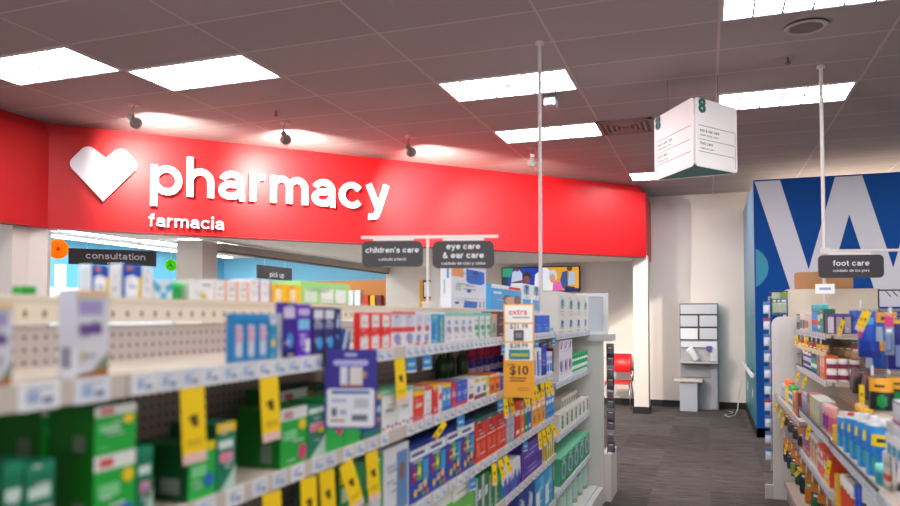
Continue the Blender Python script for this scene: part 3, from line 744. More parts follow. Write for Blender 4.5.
def tub(r, h, body, lid, label):
    b = MB(); b.lathe([(r * .9, 0), (r * .95, h * .05), (r * .98, h * .72)], M(body, .35), 16); b.lathe([(r * .99, h * .15), (r * .99, h * .55)], M(label, .5), 16)
    c = MB(); c.lathe([(r * 1.03, h * .72), (r * 1.03, h * .97), (r * .97, h)], M(lid, .35), 16)
    return [('body', b.mesh('tub')), ('lid', c.mesh('lid'))]
def pouch(wd, h, t, zones, gusset=True, header=None):
    """soft bag facing +X; zones(u,v)->hex"""
    b = MB(); nu, nv = 10, 14
    for sgn in (1, -1):
        V = []
        for j in range(nv + 1):
            for i in range(nu + 1):
                u, v = i / nu, j / nv
                th = t / 2 * (math.sin(math.pi * min(max(u, 0), 1)) ** .55) * (math.sin(math.pi * min(v * (.75 if gusset else 1) + (.22 if gusset else 0), 1)) ** .6)
                pin = 1 - .05 * math.sin(math.pi * v)
                V.append((sgn * th + .002 * math.sin(9 * u + 5 * v), (u - .5) * wd * pin, v * h))
        for j in range(nv):
            for i in range(nu):
                a = j * (nu + 1) + i
                q = (a, a + 1, a + nu + 2, a + nu + 1)
                b.idx([V[k] for k in q], [(0, 1, 2, 3)], M(zones((i + .5) / nu, (j + .5) / nv), .3), True)
    me = b.mesh('pouch')
    bm = bmesh.new(); bm.from_mesh(me); bmesh.ops.remove_doubles(bm, verts=bm.verts, dist=.0006); bmesh.ops.recalc_face_normals(bm, faces=bm.faces); bm.to_mesh(me); bm.free()
    out = [('body', me)]
    if header:
        c = MB(); c.box(-.002, .002, -wd / 2, wd / 2, h - .002, h + header[0], M(header[1], .4)); out.append(('header_card', c.mesh('header_card')))
    return out
def blister(wd, h, card, head, bub, bubm=None):
    """card with bubble, facing +X"""
    c = MB(); c.box(-.0015, .0015, -wd / 2, wd / 2, 0, h, M(card, .4)); c.box(.0015, .0022, -wd / 2, wd / 2, h * .72, h, M(head, .4))
    c.box(.0015, .0022, -wd * .3, wd * .3, h * .58, h * .66, M('#f1efe9', .4))
    k = MB(); k.bbox(.001, .02, -wd * .38, wd * .38, h * .08, h * .54, M(bub, .25), .008)
    return [('card', c.mesh('card')), ('bubble', k.mesh('bubble'))]
def place(parts, name, label, cat, loc, rz=0, group=None):
    o = link(name, parts[0][1], None, loc, rz)
    for n, me in parts[1:]: link(n, me, o)
    return tag(o, label, cat, group)
ORD = ['', 'first', 'second', 'third', 'fourth', 'fifth', 'sixth', 'seventh', 'eighth', 'ninth', 'tenth', 'eleventh', 'twelfth', 'thirteenth', 'fourteenth', 'fifteenth', 'sixteenth', 'seventeenth', 'eighteenth', 'nineteenth', 'twentieth']

# ================================================================== GONDOLAS
CARD = []
def price_card(k):
    b = MB(); b.box(0, .0012, -.029, .029, -.0185, .0185, M(('#eceef2', '#e2e6ee', '#dfe2ea')[k], .35))
    b.box(.0012, .0016, -.018, .0, -.009, .007, M('#9fb6d6', .4)).box(.0012, .0016, .004, .019, -.011, -.001, M('#7d8fae', .4)).box(.0012, .0016, -.018, .019, .009, .012, M('#a8b0c0', .4))
    return b.mesh('price_card')
PC = [price_card(k) for k in range(3)]
RAILM = {'tan': M('#cdc3b9', .35), 'white': M('#b6c2cb', .35), 'grey': M('#9c9b99', .35), 'dark': M('#5d5753', .4)}
def shelf(unit, name, xf, xb, y0, y1, ztop, sgn, kind, mat, cards=(), big=1.0, lip=None):
    """sgn +1: faces +X. One shelf part with a front rail and price cards as sub-parts. coordinates relative to unit"""
    t = .028
    b = MB()
    b.box(xb, xf - sgn * .004, y0 + .003, y1 - .003, ztop - .008, ztop, mat)
    b.box(xf - sgn * .03, xf - sgn * .004, y0 + .003, y1 - .003, ztop - t, ztop - .008, mat)
    for y in (y0 + .02, y1 - .02):
        b.face([(xb, y, ztop - .008), (xb, y, ztop - .04), (xf - sgn * .05, y, ztop - .03), (xf - sgn * .05, y, ztop - .008)], mat)
    s = b.build('shelf', unit)
    MB().box(xf - sgn * .004, xf, y0 + .002, y1 - .002, ztop - .036, ztop + .004, RAILM[kind]).build('price_rail', s)
    if lip: MB().box(xf - sgn * .004, xf + sgn * .004, y0 + .002, y1 - .002, ztop + .004, ztop + .016, M('#3f3d3c', .4)).build('lip', s)
    for i, y in enumerate(cards):
        c = link('price_label', PC[i % 3], s, (xf + sgn * .0005, y, ztop - .0165)); c.rotation_euler = (0, 0, 0 if sgn > 0 else math.pi); c.scale = (1, big, .5 + big / 2)
    return s
XF, XB = -.95, -1.285                       # shelf front line / back panel face of the tan run
RZ = {1: 1.476, 2: 1.214, 3: .934, 4: .680, 5: .385, 6: .16}
SEC = [(-.22, 1.0), (1.0, 2.22), (2.22, 3.46), (3.46, 4.75)]
SL = ['tan shelving section with stacked dark green cartons and emptiest upper shelf', 'tan shelving section behind the purple hanging flag', 'tan shelving section with red cartons on its upper shelf', 'tan shelving section behind the orange offer flag']
def ys(px_list, z, X=XF): return [on_x(px, 350, X).y for px in px_list]
CARDS = {(0, 1): [.825, .925, .60], (0, 2): [.2, .5, .8]}
for i, (y0, y1) in enumerate(SEC):
    u = empty('shelving_unit', SL[i], 'shelving', (0, 0, 0), 0, 'tan shelving run')
    b = MB(); b.box(XB - .02, XB, y0, y1, .1, 1.56, PEG); b.build('back_panel', u)
    b = MB(); b.box(XB - .035, XB + .006, y0, y1, 1.565, 1.612, CREAM)
    for k in range(int((y1 - y0) / .045)):
        yy = y0 + .03 + k * .045; b.box(XB + .006, XB + .0066, yy - .004, yy + .004, 1.578, 1.592, M('#84684a'))
    b.build('top_band', u)
    MB().box(XB - .2, XB + .008, y0, y1, 1.612, 1.622, CREAM).build('top_cap', u)
    for yy in (y0 + .012, y1 - .012): MB().box(XB - .02, XB + .012, yy - .012, yy + .012, .1, 1.562, CREAM).build('upright', u)
    MB().box(XB, XF + .1 + .0, y0, y1, 0, .145, M('#8e8378', .5)).build('base', u)
    for k in range(1, 7):
        if (i, k) in CARDS: cs_ = CARDS[(i, k)]
        elif k == 1: cs_ = [y0 + .04 + j * .062 for j in range(int((y1 - y0 - .05) / .062))]
        elif k in (2, 3): cs_ = [y0 + .05 + j * .085 + random.uniform(-.012, .012) for j in range(int((y1 - y0 - .06) / .085))]
        elif k in (4, 5) and i >= 2: cs_ = [y0 + .06 + j * .1 for j in range(11)]
        else: cs_ = []
        shelf(u, 'shelf', XF + (.0 if k < 6 else .1), XB, y0, y1, RZ[k], 1, 'tan', TANSH, cs_, 1.25 if (i, k) == (0, 1) else 1.0)
# white end section
WZ = {1: 1.456, 2: 1.133, 3: .780, 4: .415, 5: .15}
WY0, WY1 = 4.76, 6.235
u = empty('shelving_unit', 'white shelving section at the end of the tan run, stocked with tubes', 'shelving')
MB().box(XB - .02, XB, WY0, WY1, .1, 1.60, PEGW).build('back_panel', u)
MB().box(XB - .2, XB + .008, WY0, WY1, 1.60, 1.622, WHITESH).build('top_cap', u)
MB().box(XB, XF + .1, WY0, WY1, 0, .14, WHITESH).build('base', u)
for k in range(1, 6):
    shelf(u, 'shelf', XF + (.06 if k == 5 else 0), XB, WY0, WY1, WZ[k], 1, 'white', WHITESH, [WY0 + .05 + j * .075 for j in range(16)] if k < 5 else [])
# end cap of the run
EY0, EY1, EX = 6.26, 6.74, -.845
u = empty('shelving_end_unit', 'white end unit with framed pale panel closing the tan shelving run', 'shelving')
b = MB(); b.box(-1.75, EX, EY0, EY0 + .03, .0, 1.40, WHITESH); b.build('side_panel', u)
b = MB(); b.box(-1.75, EX - .03, EY0 + .031, EY1, 0, .12, WHITESH); b.box(-1.72, -1.69, EY0 + .03, EY1 - .1, .12, 1.4, WHITESH); b.build('base', u)
MB().box(-1.76, EX + .07, EY0 - .02, EY0 + .3, 1.365, 1.425, M('#cfd0d0', .35)).build('top_rail', u)
b = MB()
for a in ((-1.76, EX + .04, 1.745, 1.775), (-1.76, EX + .04, 1.425, 1.45)): b.box(a[0], a[1], EY0 + .02, EY0 + .05, a[2], a[3], M('#e3e5e6', .3))
for a in ((-1.76, -1.73), (EX + .0, EX + .04)): b.box(a[0], a[1], EY0 + .02, EY0 + .05, 1.45, 1.745, M('#e3e5e6', .3))
b.build('panel_frame', u)
MB().box(-1.73, EX, EY0 + .03, EY0 + .04, 1.45, 1.745, M('#ccd4de', .2)).build('acrylic_panel', u)
MB().box(EX - .03, EX + .05, EY0 + .06, EY1, .0, .40, WHITESH).build('foot', u); MB().box(EX + .012, EX + .02, 6.372, 6.376, .36, 1.34, M('#6d6f74')).build('clip_strip', u)
PKC = ['#4a4d54', '#7b3f45', '#8c9098', '#3a3f4a', '#a9adb4', '#5a5e68']
for k in range(10):
    z = 1.245 - k * .092
    pk = blister(.07, .10, PKC[k % 6], PKC[(k + 2) % 6], '#6a6f7a')
    place(pk, 'blister_pack', 'small dark blister pack on the end cap strip, %s from the top' % ORD[k + 1], 'blister pack', (EX + .05, 6.335 + .006 * (k % 2), z), -math.pi / 2 - .35, 'packs on the end cap strip')

# ------------------------------------------------------------------ left run stock
SH = {'t': (1.6225, 'on top of the tan shelving'), 1: (RZ[1], 'upper tan shelf'), 2: (RZ[2], 'second tan shelf'), 3: (RZ[3], 'third tan shelf'), 4: (RZ[4], 'fourth tan shelf'), 5: (RZ[5], 'fifth tan shelf'),
      'w1': (WZ[1], 'upper white shelf'), 'w2': (WZ[2], 'second white shelf'), 'w3': (WZ[3], 'third white shelf'), 'w4': (WZ[4], 'fourth white shelf'), 'w5': (WZ[5], 'lowest white shelf')}
ABOVE = {2: RZ[1] - .045, 3: RZ[2] - .045, 4: RZ[3] - .045, 5: RZ[4] - .045, 'w2': WZ[1] - .045, 'w3': WZ[2] - .045, 'w4': WZ[3] - .045, 'w5': WZ[4] - .045}
def L(sh, x0, x1, yt, n, dp, desc, mk, name='carton', cat='carton', back=0.0, stack=1, zoff=0.0, hh=None):
    """a row of n alike goods whose fronts span picture columns x0..x1 of a shelf; mk(w,d,h)->parts"""
    z, where = SH[sh]
    X = (XF - .012 - back) if sh != 't' else (XB - .002 - back)
    ya, yb = on_x(x0, 320, X).y, on_x(x1, 320, X).y
    lo_, hi_ = (WY0 + .006, WY1 - .006) if isinstance(sh, str) and sh != 't' else (-9, 4.744) if sh != 't' else (-9, 9)
    ya, yb = max(ya, lo_), min(yb, hi_)
    wd = (yb - ya) / n
    h = min(hh or (on_x((x0 + x1) / 2, yt, X).z - z - zoff), ABOVE.get(sh, 9) - z - zoff) / stack
    parts = mk(wd - .002, dp, h - (.001 if stack > 1 else 0))
    out = []; N = n * stack
    for s in range(stack):
        for i in range(n):
            k = s * n + i
            if N == 1: lab = f'{desc}, {where}' if sh != 't' else f'{desc} {where}'
            else:
                lv = '' if stack == 1 else (' of upper row', ' of bottom row')[0 if s else 1] if stack == 2 else ' of layer ' + ORD[s + 1]
                o_ = ORD[i + 1] + (' from near end' if n > 1 else '')
                if n == 1: lab = f'{desc}, {("bottom", "top")[s]} of its stack, {where}'
                else: lab = f'{desc}, {o_}{lv}, {where}'
            lab = ' '.join(lab.split())
            out.append(place(parts, name, lab, cat, (X - dp / 2, ya + wd * (i + .5), z + zoff + s * h + .0012), 0, f'{desc}s, {where}' if N > 1 else None))
    return out
def C(base, prints=(), sides=(), top=None): return lambda w_, d, h: carton(w_, d, h, base, prints, sides, top)
def B(body, cap, label=None, label2=None, **k): return lambda w_, d, h: bottle(min(w_ * .48, .034), h, body, cap, label, label2, **k)
def CB(body, cap, label=None, label2=None, flat=.6): return lambda w_, d, h: capbottle(min(w_ * .48, .036), h, body, cap, label, label2, flat)

# top of the run
L('t', 22, 36, 287, 1, .03, 'low green pack', C('#1f9a2c'))
bluebox = C('#e9eef2', [(0, .62, 1, 1, '#1c4fb0'), ('e', .5, .38, .36, .3, '#f6f8fb'), (0, 0, .16, .62, '#2f62bd'), (.84, 0, 1, .62, '#f0c93a'), (.2, .82, .5, .92, '#e57a5c'), (.3, .3, .7, .36, '#8ea8d8')], [(.1, .1, .9, .9, '#cdd8e4')])
L('t', 90, 108, 265.5, 1, .035, 'white and blue arched carton beside the grey boxes', bluebox); L('t', 121, 141, 265, 1, .035, 'white and blue arched carton behind plain white one', bluebox)
plainw = C('#e6e7e8', [(.25, .3, .75, .34, '#b9bcc4'), (.25, .5, .75, .53, '#c6c9d0')])
L('t', 108.5, 120.5, 267, 1, .035, 'plain white carton between two blue arched cartons', plainw); L('t', 141.5, 152, 268, 1, .035, 'plain white carton before the turquoise pack', plainw)
L('t', 153, 172, 281, 1, .07, 'white pack with turquoise corners', C('#dfe8ec', [('p', [(0, 1), (.42, .62), (.25, .3), (0, .55)], '#35b3d8'), ('p', [(1, 1), (.58, .62), (.75, .3), (1, .55)], '#35b3d8'), (.35, 0, .68, .35, '#4bb9da')]))
L('t', 173, 188, 283, 1, .06, 'rounded bright green tub', lambda w_, d, h: tub(w_ * .5, h, '#2cb556', '#38c765', '#25a54c'), 'tub', 'tub')
L('t', 189, 214, 281, 1, .08, 'wide white carton with small yellow mark', C('#ecebe6', [(.45, .06, .7, .3, '#e2c64a'), (.5, .72, .85, .84, '#a9aaad')]))
L('t', 215, 249, 281, 3, .07, 'white carton with orange edge', C('#f0ece6', [(.8, 0, .95, 1, '#f19a4e'), (.12, .2, .7, .3, '#c9cbd2'), (.12, .55, .7, .6, '#c9cbd2')]))
L('t', 249.5, 271, 280, 2, .07, 'white carton with plum edge', C('#eeeaec', [(.82, 0, .94, 1, '#7c4468'), (.12, .4, .7, .45, '#c9cbd2')]))
L('t', 271.5, 301, 285, 2, .09, 'yellow carton with white window', C('#fdc80f', [(.25, .0, .6, .72, '#f1e6c4'), (0, 0, .12, .8, '#f0b400')], top='#d9e48a'))
L('t', 301, 349, 283, 1, .12, 'pale green display tray of white packs', C('#a6e08c', [(.06, .05, .3, .6, '#d9ead4'), (.38, .05, .64, .7, '#eef2ec'), (.68, .05, .92, .7, '#eef2ec')]), 'display_tray', 'tray')
def humid(w_, d, h): return carton(w_, d, h, '#e9edf4', [(.02, .62, .32, .97, '#f3a55c'), ('p', [(.4, .52), (.5, .45), (.85, .45), (.95, .52), (.95, .88), (.4, .9)], '#1f6fd0'), ('e', .67, .78, .08, .1, '#123f96'), (.12, .2, .26, .4, '#c2d6ce'), ('e', .47, .22, .06, .05, '#2b4fa6'), (.0, .97, 1, 1, '#dfe6ee')], [(.6, .55, .8, .98, '#3a93d3'), (.3, .1, .45, .5, '#b5bccb')])
L('t', 451, 486, 250, 1, .06, 'large white machine carton with blue picture', humid, zoff=.058, hh=.185)
L('t', 451, 486, 300, 1, .06, 'low white machine carton under the large one', C('#e9edf4', [('p', [(.32, .05), (.7, .05), (.74, .7), (.36, .75)], '#2b78cd'), (.78, .1, .84, .7, '#a9b0bd'), (.9, .1, .95, .8, '#a9b0bd'), ('e', .14, .5, .06, .12, '#4a64ac')]), hh=.057)
L('t', 491.5, 521, 286, 1, .04, 'blue carton picturing a sleeping baby', C('#3ba3e2', [(0, .84, 1, 1, '#f2f3f5'), (.55, .86, .98, .98, '#d8353a'), ('e', .5, .42, .16, .2, '#6a4c3c'), ('e', .62, .38, .2, .17, '#d9a58c'), ('e', .86, .42, .13, .22, '#8a5a48'), (.05, .62, .3, .72, '#e4f2fb')], top='#f2f3f5'))
L('t', 521.5, 541, 285, 2, .08, 'white carton with sky blue foot', C('#e6ecef', [(.1, 0, .9, .42, '#3e9fe0'), (.2, .6, .75, .92, '#9fb9c9'), ('p', [(.3, .95), (.5, .5), (.7, .95)], '#2f6f9b')]))

# upper shelf
greyb = lambda w_, d, h: carton(w_, d, h, '#d9dbe3', [(.06, .72, .8, .88, '#a69acb'), (.08, .5, .78, .62, '#6a4d92'), ('p', [(0, 0), (1, 0), (1, .12), (0, .05)], '#a0652c'), ('p', [(1, .12), (1, .3), (.5, .1)], '#7f8f78'), ('e', .22, .26, .08, .07, '#d8c9a0'), (0, .93, 1, 1, '#eec99c')], [(.15, .12, .75, .36, '#80828f'), (0, .36, 1, 1, '#c4c6d2')])
L(1, -40, 13, 303, 2, .075, 'grey and white carton with purple name', greyb)
L(1, 76, 109, 291, 1, .038, 'grey and white carton with purple name, front', greyb)
L(1, 76, 109, 291, 1, .038, 'grey and white carton with purple name, behind its twin', greyb, back=.04)
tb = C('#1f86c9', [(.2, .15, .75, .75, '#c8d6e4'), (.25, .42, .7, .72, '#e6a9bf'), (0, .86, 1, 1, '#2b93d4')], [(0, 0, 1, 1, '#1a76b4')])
L(1, 233, 269, 314, 3, .018, 'bright blue carton with pink panel', tb)
L(1, 269.5, 277, 319, 1, .018, 'teal carton with yellow spot', C('#2793bd', [('e', .5, .4, .3, .1, '#f1cd3a'), (0, .85, 1, 1, '#c8d3db')]))
L(1, 277.5, 282, 314, 1, .03, 'narrow grey carton', C('#b9bec9', [(.2, .2, .8, .5, '#8b93a5')]))
pur = C('#3b1f94', [(.08, .72, .92, .92, '#d6cdec'), ('e', .55, .32, .25, .14, '#3f8fdc'), (0, 0, 1, .16, '#221a5e')])
L(1, 282.5, 296, 303, 1, .02, 'dark purple carton with white name band', pur)
L(1, 296.5, 311, 305, 1, .03, 'violet carton with cyan window and yellow top', C('#5f22c4', [(.12, .52, .9, .72, '#7fc8ec'), (.1, .8, .9, .92, '#cdbdf0'), ('e', .4, .3, .2, .12, '#a890e0'), (.6, .08, .9, .34, '#e8e8f2')], top='#f0c22e'))
L(1, 312.5, 334.5, 308, 2, .03, 'navy carton with white cloud and cyan spot', C('#20246e', [(.1, .76, .95, .95, '#dcdcea'), (.1, .55, .9, .68, '#8b8fb8'), ('e', .6, .26, .28, .13, '#3fa0e6'), (0, .35, .4, .52, '#4a2a7c')]))
L(1, 335, 341, 309, 1, .09, 'navy carton with round crest', C('#1d2b77', [('e', .5, .68, .34, .12, '#a9b6d6'), (.1, .3, .9, .4, '#3c59a6')]))
L(1, 341.5, 350, 329, 1, .07, 'low navy and white tray pack', C('#2f4f94', [('p', [(0, 0), (.6, 1), (.9, 1), (.3, 0)], '#cfdcf0')]))
red1 = C('#ef2a26', [(.12, .04, .82, .36, '#efe8e6'), (.12, .6, .82, .94, '#efe8e6'), (.25, .12, .7, .16, '#b8a8a8'), (.25, .72, .7, .76, '#b8a8a8')], top='#f4736c')
L(1, 359, 391, 313, 3, .018, 'bright red carton with two white panels', red1)
L(1, 391, 415, 312, 2, .09, 'white carton with lilac disc and red waist', C('#ece4ea', [(0, .42, 1, .56, '#ea3a3a'), ('e', .5, .25, .3, .14, '#9a94c8'), ('e', .5, .74, .34, .18, '#cfd3e8'), (0, .93, 1, 1, '#e8504c')]))
L(1, 415, 431, 312, 2, .09, 'pale carton with red heart mark', C('#e9e6ee', [('e', .5, .5, .26, .09, '#d9354a'), ('e', .4, .2, .25, .12, '#8d93cc'), (.1, .68, .9, .9, '#cfd8ea'), (0, 0, .5, .08, '#e23a38')]))
L(1, 431, 438.5, 314, 1, .09, 'light blue carton with teal top', C('#4aa3dd', [(.15, .8, .85, .96, '#57c3bd'), (.2, .15, .5, .7, '#2f7fc0')]))
L(1, 439, 444.5, 314, 1, .09, 'blue carton with lime stripe', C('#2f8cc6', [(.3, .05, .6, .8, '#b9cf5a'), (0, .88, 1, 1, '#45b8b0')]))
whg = C('#eaeaec', [(0, .88, 1, 1, '#7fd0c4'), (.2, .35, .8, .5, '#b7a7d0'), (.25, .1, .75, .18, '#c7cad2'), ('e', .5, .66, .22, .08, '#8bb2dc')])
L(1, 445, 473, 313, 4, .09, 'white carton with mint top', whg)
L(1, 473, 491, 313, 3, .09, 'white carton with green spots', C('#e8eeec', [(0, .88, 1, 1, '#62c6b4'), ('e', .5, .45, .3, .1, '#3aa777'), ('e', .6, .2, .25, .08, '#7fc8a6'), (.8, .0, 1, .86, '#57b7a2')]))
L(1, 491.5, 497, 314, 1, .08, 'taupe carton with orange top', C('#b7aca2', [(0, .8, 1, 1, '#d98e62'), (.2, .2, .8, .6, '#8f857d')]))
L(1, 497.5, 506, 312, 1, .08, 'dark brown narrow carton behind the offer flag', C('#5a3440', [(.2, .5, .8, .6, '#8a6a70')]))
L(1, 527, 549.5, 313.5, 3, .08, 'royal blue carton with white top edge', C('#2f6ae0', [(0, .9, 1, 1, '#e3ebf6'), (.45, .05, .55, .85, '#4a82ea')]))
L(1, 549.5, 557, 325, 1, .07, 'small white and aqua carton', C('#dff0f0', [(.1, .2, .9, .5, '#58b7c2')]))
wt = C('#ece9e0', [('p', [(.35, .28), (.62, .36), (.68, .62), (.4, .7)], '#1d6fb0'), ('e', .52, .38, .14, .08, '#2fa0b0')], [(.3, .25, .55, .7, '#3d87b5')])
L('w1', 557.5, 591, 314, 4, .12, 'cream carton with blue wave mark', wt)
L('w1', 557.5, 591, 294, 4, .12, 'cream carton with teal leaf mark, stacked on another', C('#ece9e0', [('e', .55, .45, .2, .24, '#6fb7b4'), ('e', .5, .5, .1, .14, '#3f73b0')]), zoff=on_x(574, 314, XF - .012).z - WZ[1] + .001)

# second shelf (green incontinence-style cartons near the camera)
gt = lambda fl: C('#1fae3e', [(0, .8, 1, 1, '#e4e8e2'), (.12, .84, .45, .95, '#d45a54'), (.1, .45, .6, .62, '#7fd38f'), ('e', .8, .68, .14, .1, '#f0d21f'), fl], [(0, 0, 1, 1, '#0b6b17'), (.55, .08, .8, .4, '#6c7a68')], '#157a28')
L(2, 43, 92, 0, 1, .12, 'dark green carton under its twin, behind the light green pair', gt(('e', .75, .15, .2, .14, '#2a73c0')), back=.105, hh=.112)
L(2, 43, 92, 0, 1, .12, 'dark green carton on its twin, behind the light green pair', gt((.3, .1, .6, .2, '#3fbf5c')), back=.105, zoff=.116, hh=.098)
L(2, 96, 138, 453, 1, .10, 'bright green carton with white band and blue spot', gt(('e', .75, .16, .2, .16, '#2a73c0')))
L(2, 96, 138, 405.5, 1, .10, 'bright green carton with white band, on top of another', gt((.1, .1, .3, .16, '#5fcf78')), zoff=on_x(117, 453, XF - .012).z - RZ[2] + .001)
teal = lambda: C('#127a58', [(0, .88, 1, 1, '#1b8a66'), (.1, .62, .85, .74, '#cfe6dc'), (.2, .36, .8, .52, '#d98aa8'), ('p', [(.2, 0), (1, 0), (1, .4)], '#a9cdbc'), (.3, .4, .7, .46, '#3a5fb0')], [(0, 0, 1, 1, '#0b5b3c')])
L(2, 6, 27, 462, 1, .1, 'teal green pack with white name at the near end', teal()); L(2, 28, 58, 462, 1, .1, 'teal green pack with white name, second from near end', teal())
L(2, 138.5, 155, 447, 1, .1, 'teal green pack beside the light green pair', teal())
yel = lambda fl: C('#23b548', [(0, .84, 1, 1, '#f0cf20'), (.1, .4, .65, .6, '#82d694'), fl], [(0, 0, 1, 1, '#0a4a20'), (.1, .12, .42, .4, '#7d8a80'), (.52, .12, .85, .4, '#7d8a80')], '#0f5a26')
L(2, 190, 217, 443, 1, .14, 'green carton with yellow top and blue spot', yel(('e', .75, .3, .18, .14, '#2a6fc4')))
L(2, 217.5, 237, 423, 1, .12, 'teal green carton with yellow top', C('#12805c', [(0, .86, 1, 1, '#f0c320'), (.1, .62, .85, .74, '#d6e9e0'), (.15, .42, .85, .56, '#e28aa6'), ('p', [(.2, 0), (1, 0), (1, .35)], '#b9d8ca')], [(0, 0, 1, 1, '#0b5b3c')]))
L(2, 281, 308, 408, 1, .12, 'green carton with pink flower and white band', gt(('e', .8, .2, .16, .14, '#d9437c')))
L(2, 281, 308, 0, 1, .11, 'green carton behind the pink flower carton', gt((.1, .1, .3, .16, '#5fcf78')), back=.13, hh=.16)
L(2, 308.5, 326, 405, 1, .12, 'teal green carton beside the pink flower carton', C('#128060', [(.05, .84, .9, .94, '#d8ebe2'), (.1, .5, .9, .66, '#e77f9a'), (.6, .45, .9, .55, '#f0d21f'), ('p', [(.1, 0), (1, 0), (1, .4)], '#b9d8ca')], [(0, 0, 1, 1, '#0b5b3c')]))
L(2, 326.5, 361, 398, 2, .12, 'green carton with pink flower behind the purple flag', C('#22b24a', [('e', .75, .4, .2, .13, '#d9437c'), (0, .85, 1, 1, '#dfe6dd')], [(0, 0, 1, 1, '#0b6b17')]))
L(2, 300, 330, 0, 1, .1, 'deep green carton at the back of the shelf', C('#0f6b35', [(0, .7, 1, .85, '#c7d4cb'), (.3, .5, .42, .9, '#e8c020')]), back=.2, hh=.15)
L(2, 362, 381.5, 396, 2, .1, 'navy and teal carton with yellow top', C('#1b5a86', [(0, .88, 1, 1, '#f2c530'), (.1, .55, .9, .7, '#bcd6da'), (.15, .3, .85, .42, '#e0637e'), (0, 0, 1, .16, '#1f7a6a')]))
dots = [('e', (i + .5) / 4, .07 + .04 * (i % 2), .09, .045, ('#e4574c', '#3c8fd0')[i % 2]) for i in range(4)]
L(2, 382, 413, 389, 2, .12, 'white carton with coloured dots along its foot', C('#e9ecea', dots + [(0, .9, 1, 1, '#7fd0a0'), (.15, .5, .7, .56, '#c9ccd2')], [(0, 0, 1, 1, '#cfd6d2')], '#8fd3ac'))
L(2, 413, 424, 392, 1, .12, 'red carton with yellow top and dotted foot', C('#ea4030', dots + [(0, .86, 1, 1, '#f5c32c'), (.2, .45, .8, .6, '#f2b3a8')], top='#f5c32c'))
L(2, 424.5, 431.5, 386, 1, .12, 'white carton with dotted foot', C('#ece9ea', dots + [(0, .86, 1, 1, '#e05a4c')], top='#e05a4c'))
L(2, 432, 438, 385, 1, .12, 'red carton with yellow top', C('#e23a34', dots + [(0, .86, 1, 1, '#f5b92c')], top='#f5b92c'))
L(2, 438.5, 442, 386, 1, .12, 'white and red carton', C('#efe6e6', dots + [(.1, .5, .9, .7, '#e0554c')]))
L(2, 442, 451, 384, 2, .12, 'sky blue carton with yellow top', C('#3b95da', [(0, .86, 1, 1, '#f5c32c'), (.2, .4, .8, .6, '#cfe4f4'), (0, 0, 1, .15, '#1f6fc0')], top='#f5c32c'))
L(2, 451.5, 456, 382, 1, .12, 'crimson carton with pink band', C('#c81f48', [(.1, .4, .9, .6, '#e79ab0')]))
L(2, 456, 467.5, 381, 2, .12, 'bright blue carton with red foot', C('#2458c8', [(0, 0, 1, .14, '#c63a54'), (.15, .4, .85, .6, '#6f96e4')], top='#7a8fb8'))
L(2, 468, 474, 380, 1, .12, 'white carton with maroon band', C('#ece7ea', [(.1, .1, .9, .34, '#8a2f52'), (.15, .6, .85, .7, '#b8bcd0')]))
L(2, 474, 486, 378, 2, .12, 'white carton with blue and maroon marks', C('#ebeaf0', [(0, 0, 1, .2, '#7a2d4c'), (.5, .3, .95, .6, '#3f83c8'), (.1, .8, .9, .95, '#f0c840')]))
L(2, 486, 489, 376, 1, .12, 'lime and white carton', C('#c9dc6a', [(.1, .2, .9, .5, '#f0f4dc')]))
L(2, 489.5, 500, 374, 2, .12, 'orange carton with dark round mark', C('#f2762a', [(0, .86, 1, 1, '#f4d9c4'), ('e', .5, .3, .3, .14, '#8a4a5a'), (.15, .55, .85, .62, '#f8b48a')]))
L(2, 500.5, 506.5, 373, 1, .12, 'blue carton beside the orange pair', C('#2258b8', [(0, .84, 1, 1, '#dce4f0')]))
L(2, 443, 458, 0, 2, .05, 'dark green bottle at the shelf back', B('#1f4a1c', '#183a16', neck=.4), 'bottle', 'bottle', back=.24, hh=.2)
L(2, 463, 470, 0, 1, .05, 'olive green bottle at the shelf back', B('#39502a', '#2c4020', neck=.4), 'bottle', 'bottle', back=.24, hh=.2)
L(2, 470.5, 505, 0, 5, .05, 'magenta bottle with violet label at shelf back', CB('#b01f58', '#c22a66', '#3a2a9a', '#c8b8e0', .8), 'bottle', 'bottle', back=.24, hh=.195)
L(2, 531.5, 541, 349, 2, .09, 'blue and white striped carton', C('#eef1f8', [(.1, .05, .45, .9, '#2a5fd0'), (.55, .1, .85, .6, '#7f9be0')]))
L(2, 541, 546.5, 344, 1, .09, 'deep violet blue carton', C('#2a2fb0', [(.15, .3, .85, .7, '#4a55d0')]))
L(2, 546.5, 552, 352, 2, .09, 'white and blue carton', C('#dfe6f2', [(.1, .1, .9, .45, '#3f8fd8'), (.1, .6, .9, .8, '#8fb0e0')]))
L(2, 552.5, 558, 348, 1, .09, 'dark maroon carton', C('#6a2438', [(.1, .1, .9, .4, '#2f78c0')]))
L('w2', 559, 572, 351, 3, .07, 'white carton with purple letters, lower row', C('#efe9ee', [('e', .4, .5, .2, .2, '#7a4f9a'), (.6, .3, .9, .7, '#c9c2d6')]))
L('w2', 559, 572, 340, 3, .07, 'white carton with navy stroke, upper row', C('#f0eaee', [('p', [(.3, .2), (.5, .2), (.8, .8), (.6, .8)], '#3a3f9a'), (.1, .1, .25, .9, '#e8b9c4')]), zoff=on_x(565, 351, XF - .012).z - WZ[2] + .001)
gtube = CB('#dfeee6', '#1f9a60', '#2aa86a', '#e6f4ec')
L('w2', 572.5, 591, 352, 7, .05, 'green and white tube standing in front', gtube, 'tube', 'tube')
L('w2', 572.5, 587, 338, 6, .05, 'green tube standing behind', CB('#23a46a', '#14804e', '#2fb47a', '#bfe6d0'), 'tube', 'tube', back=.12)
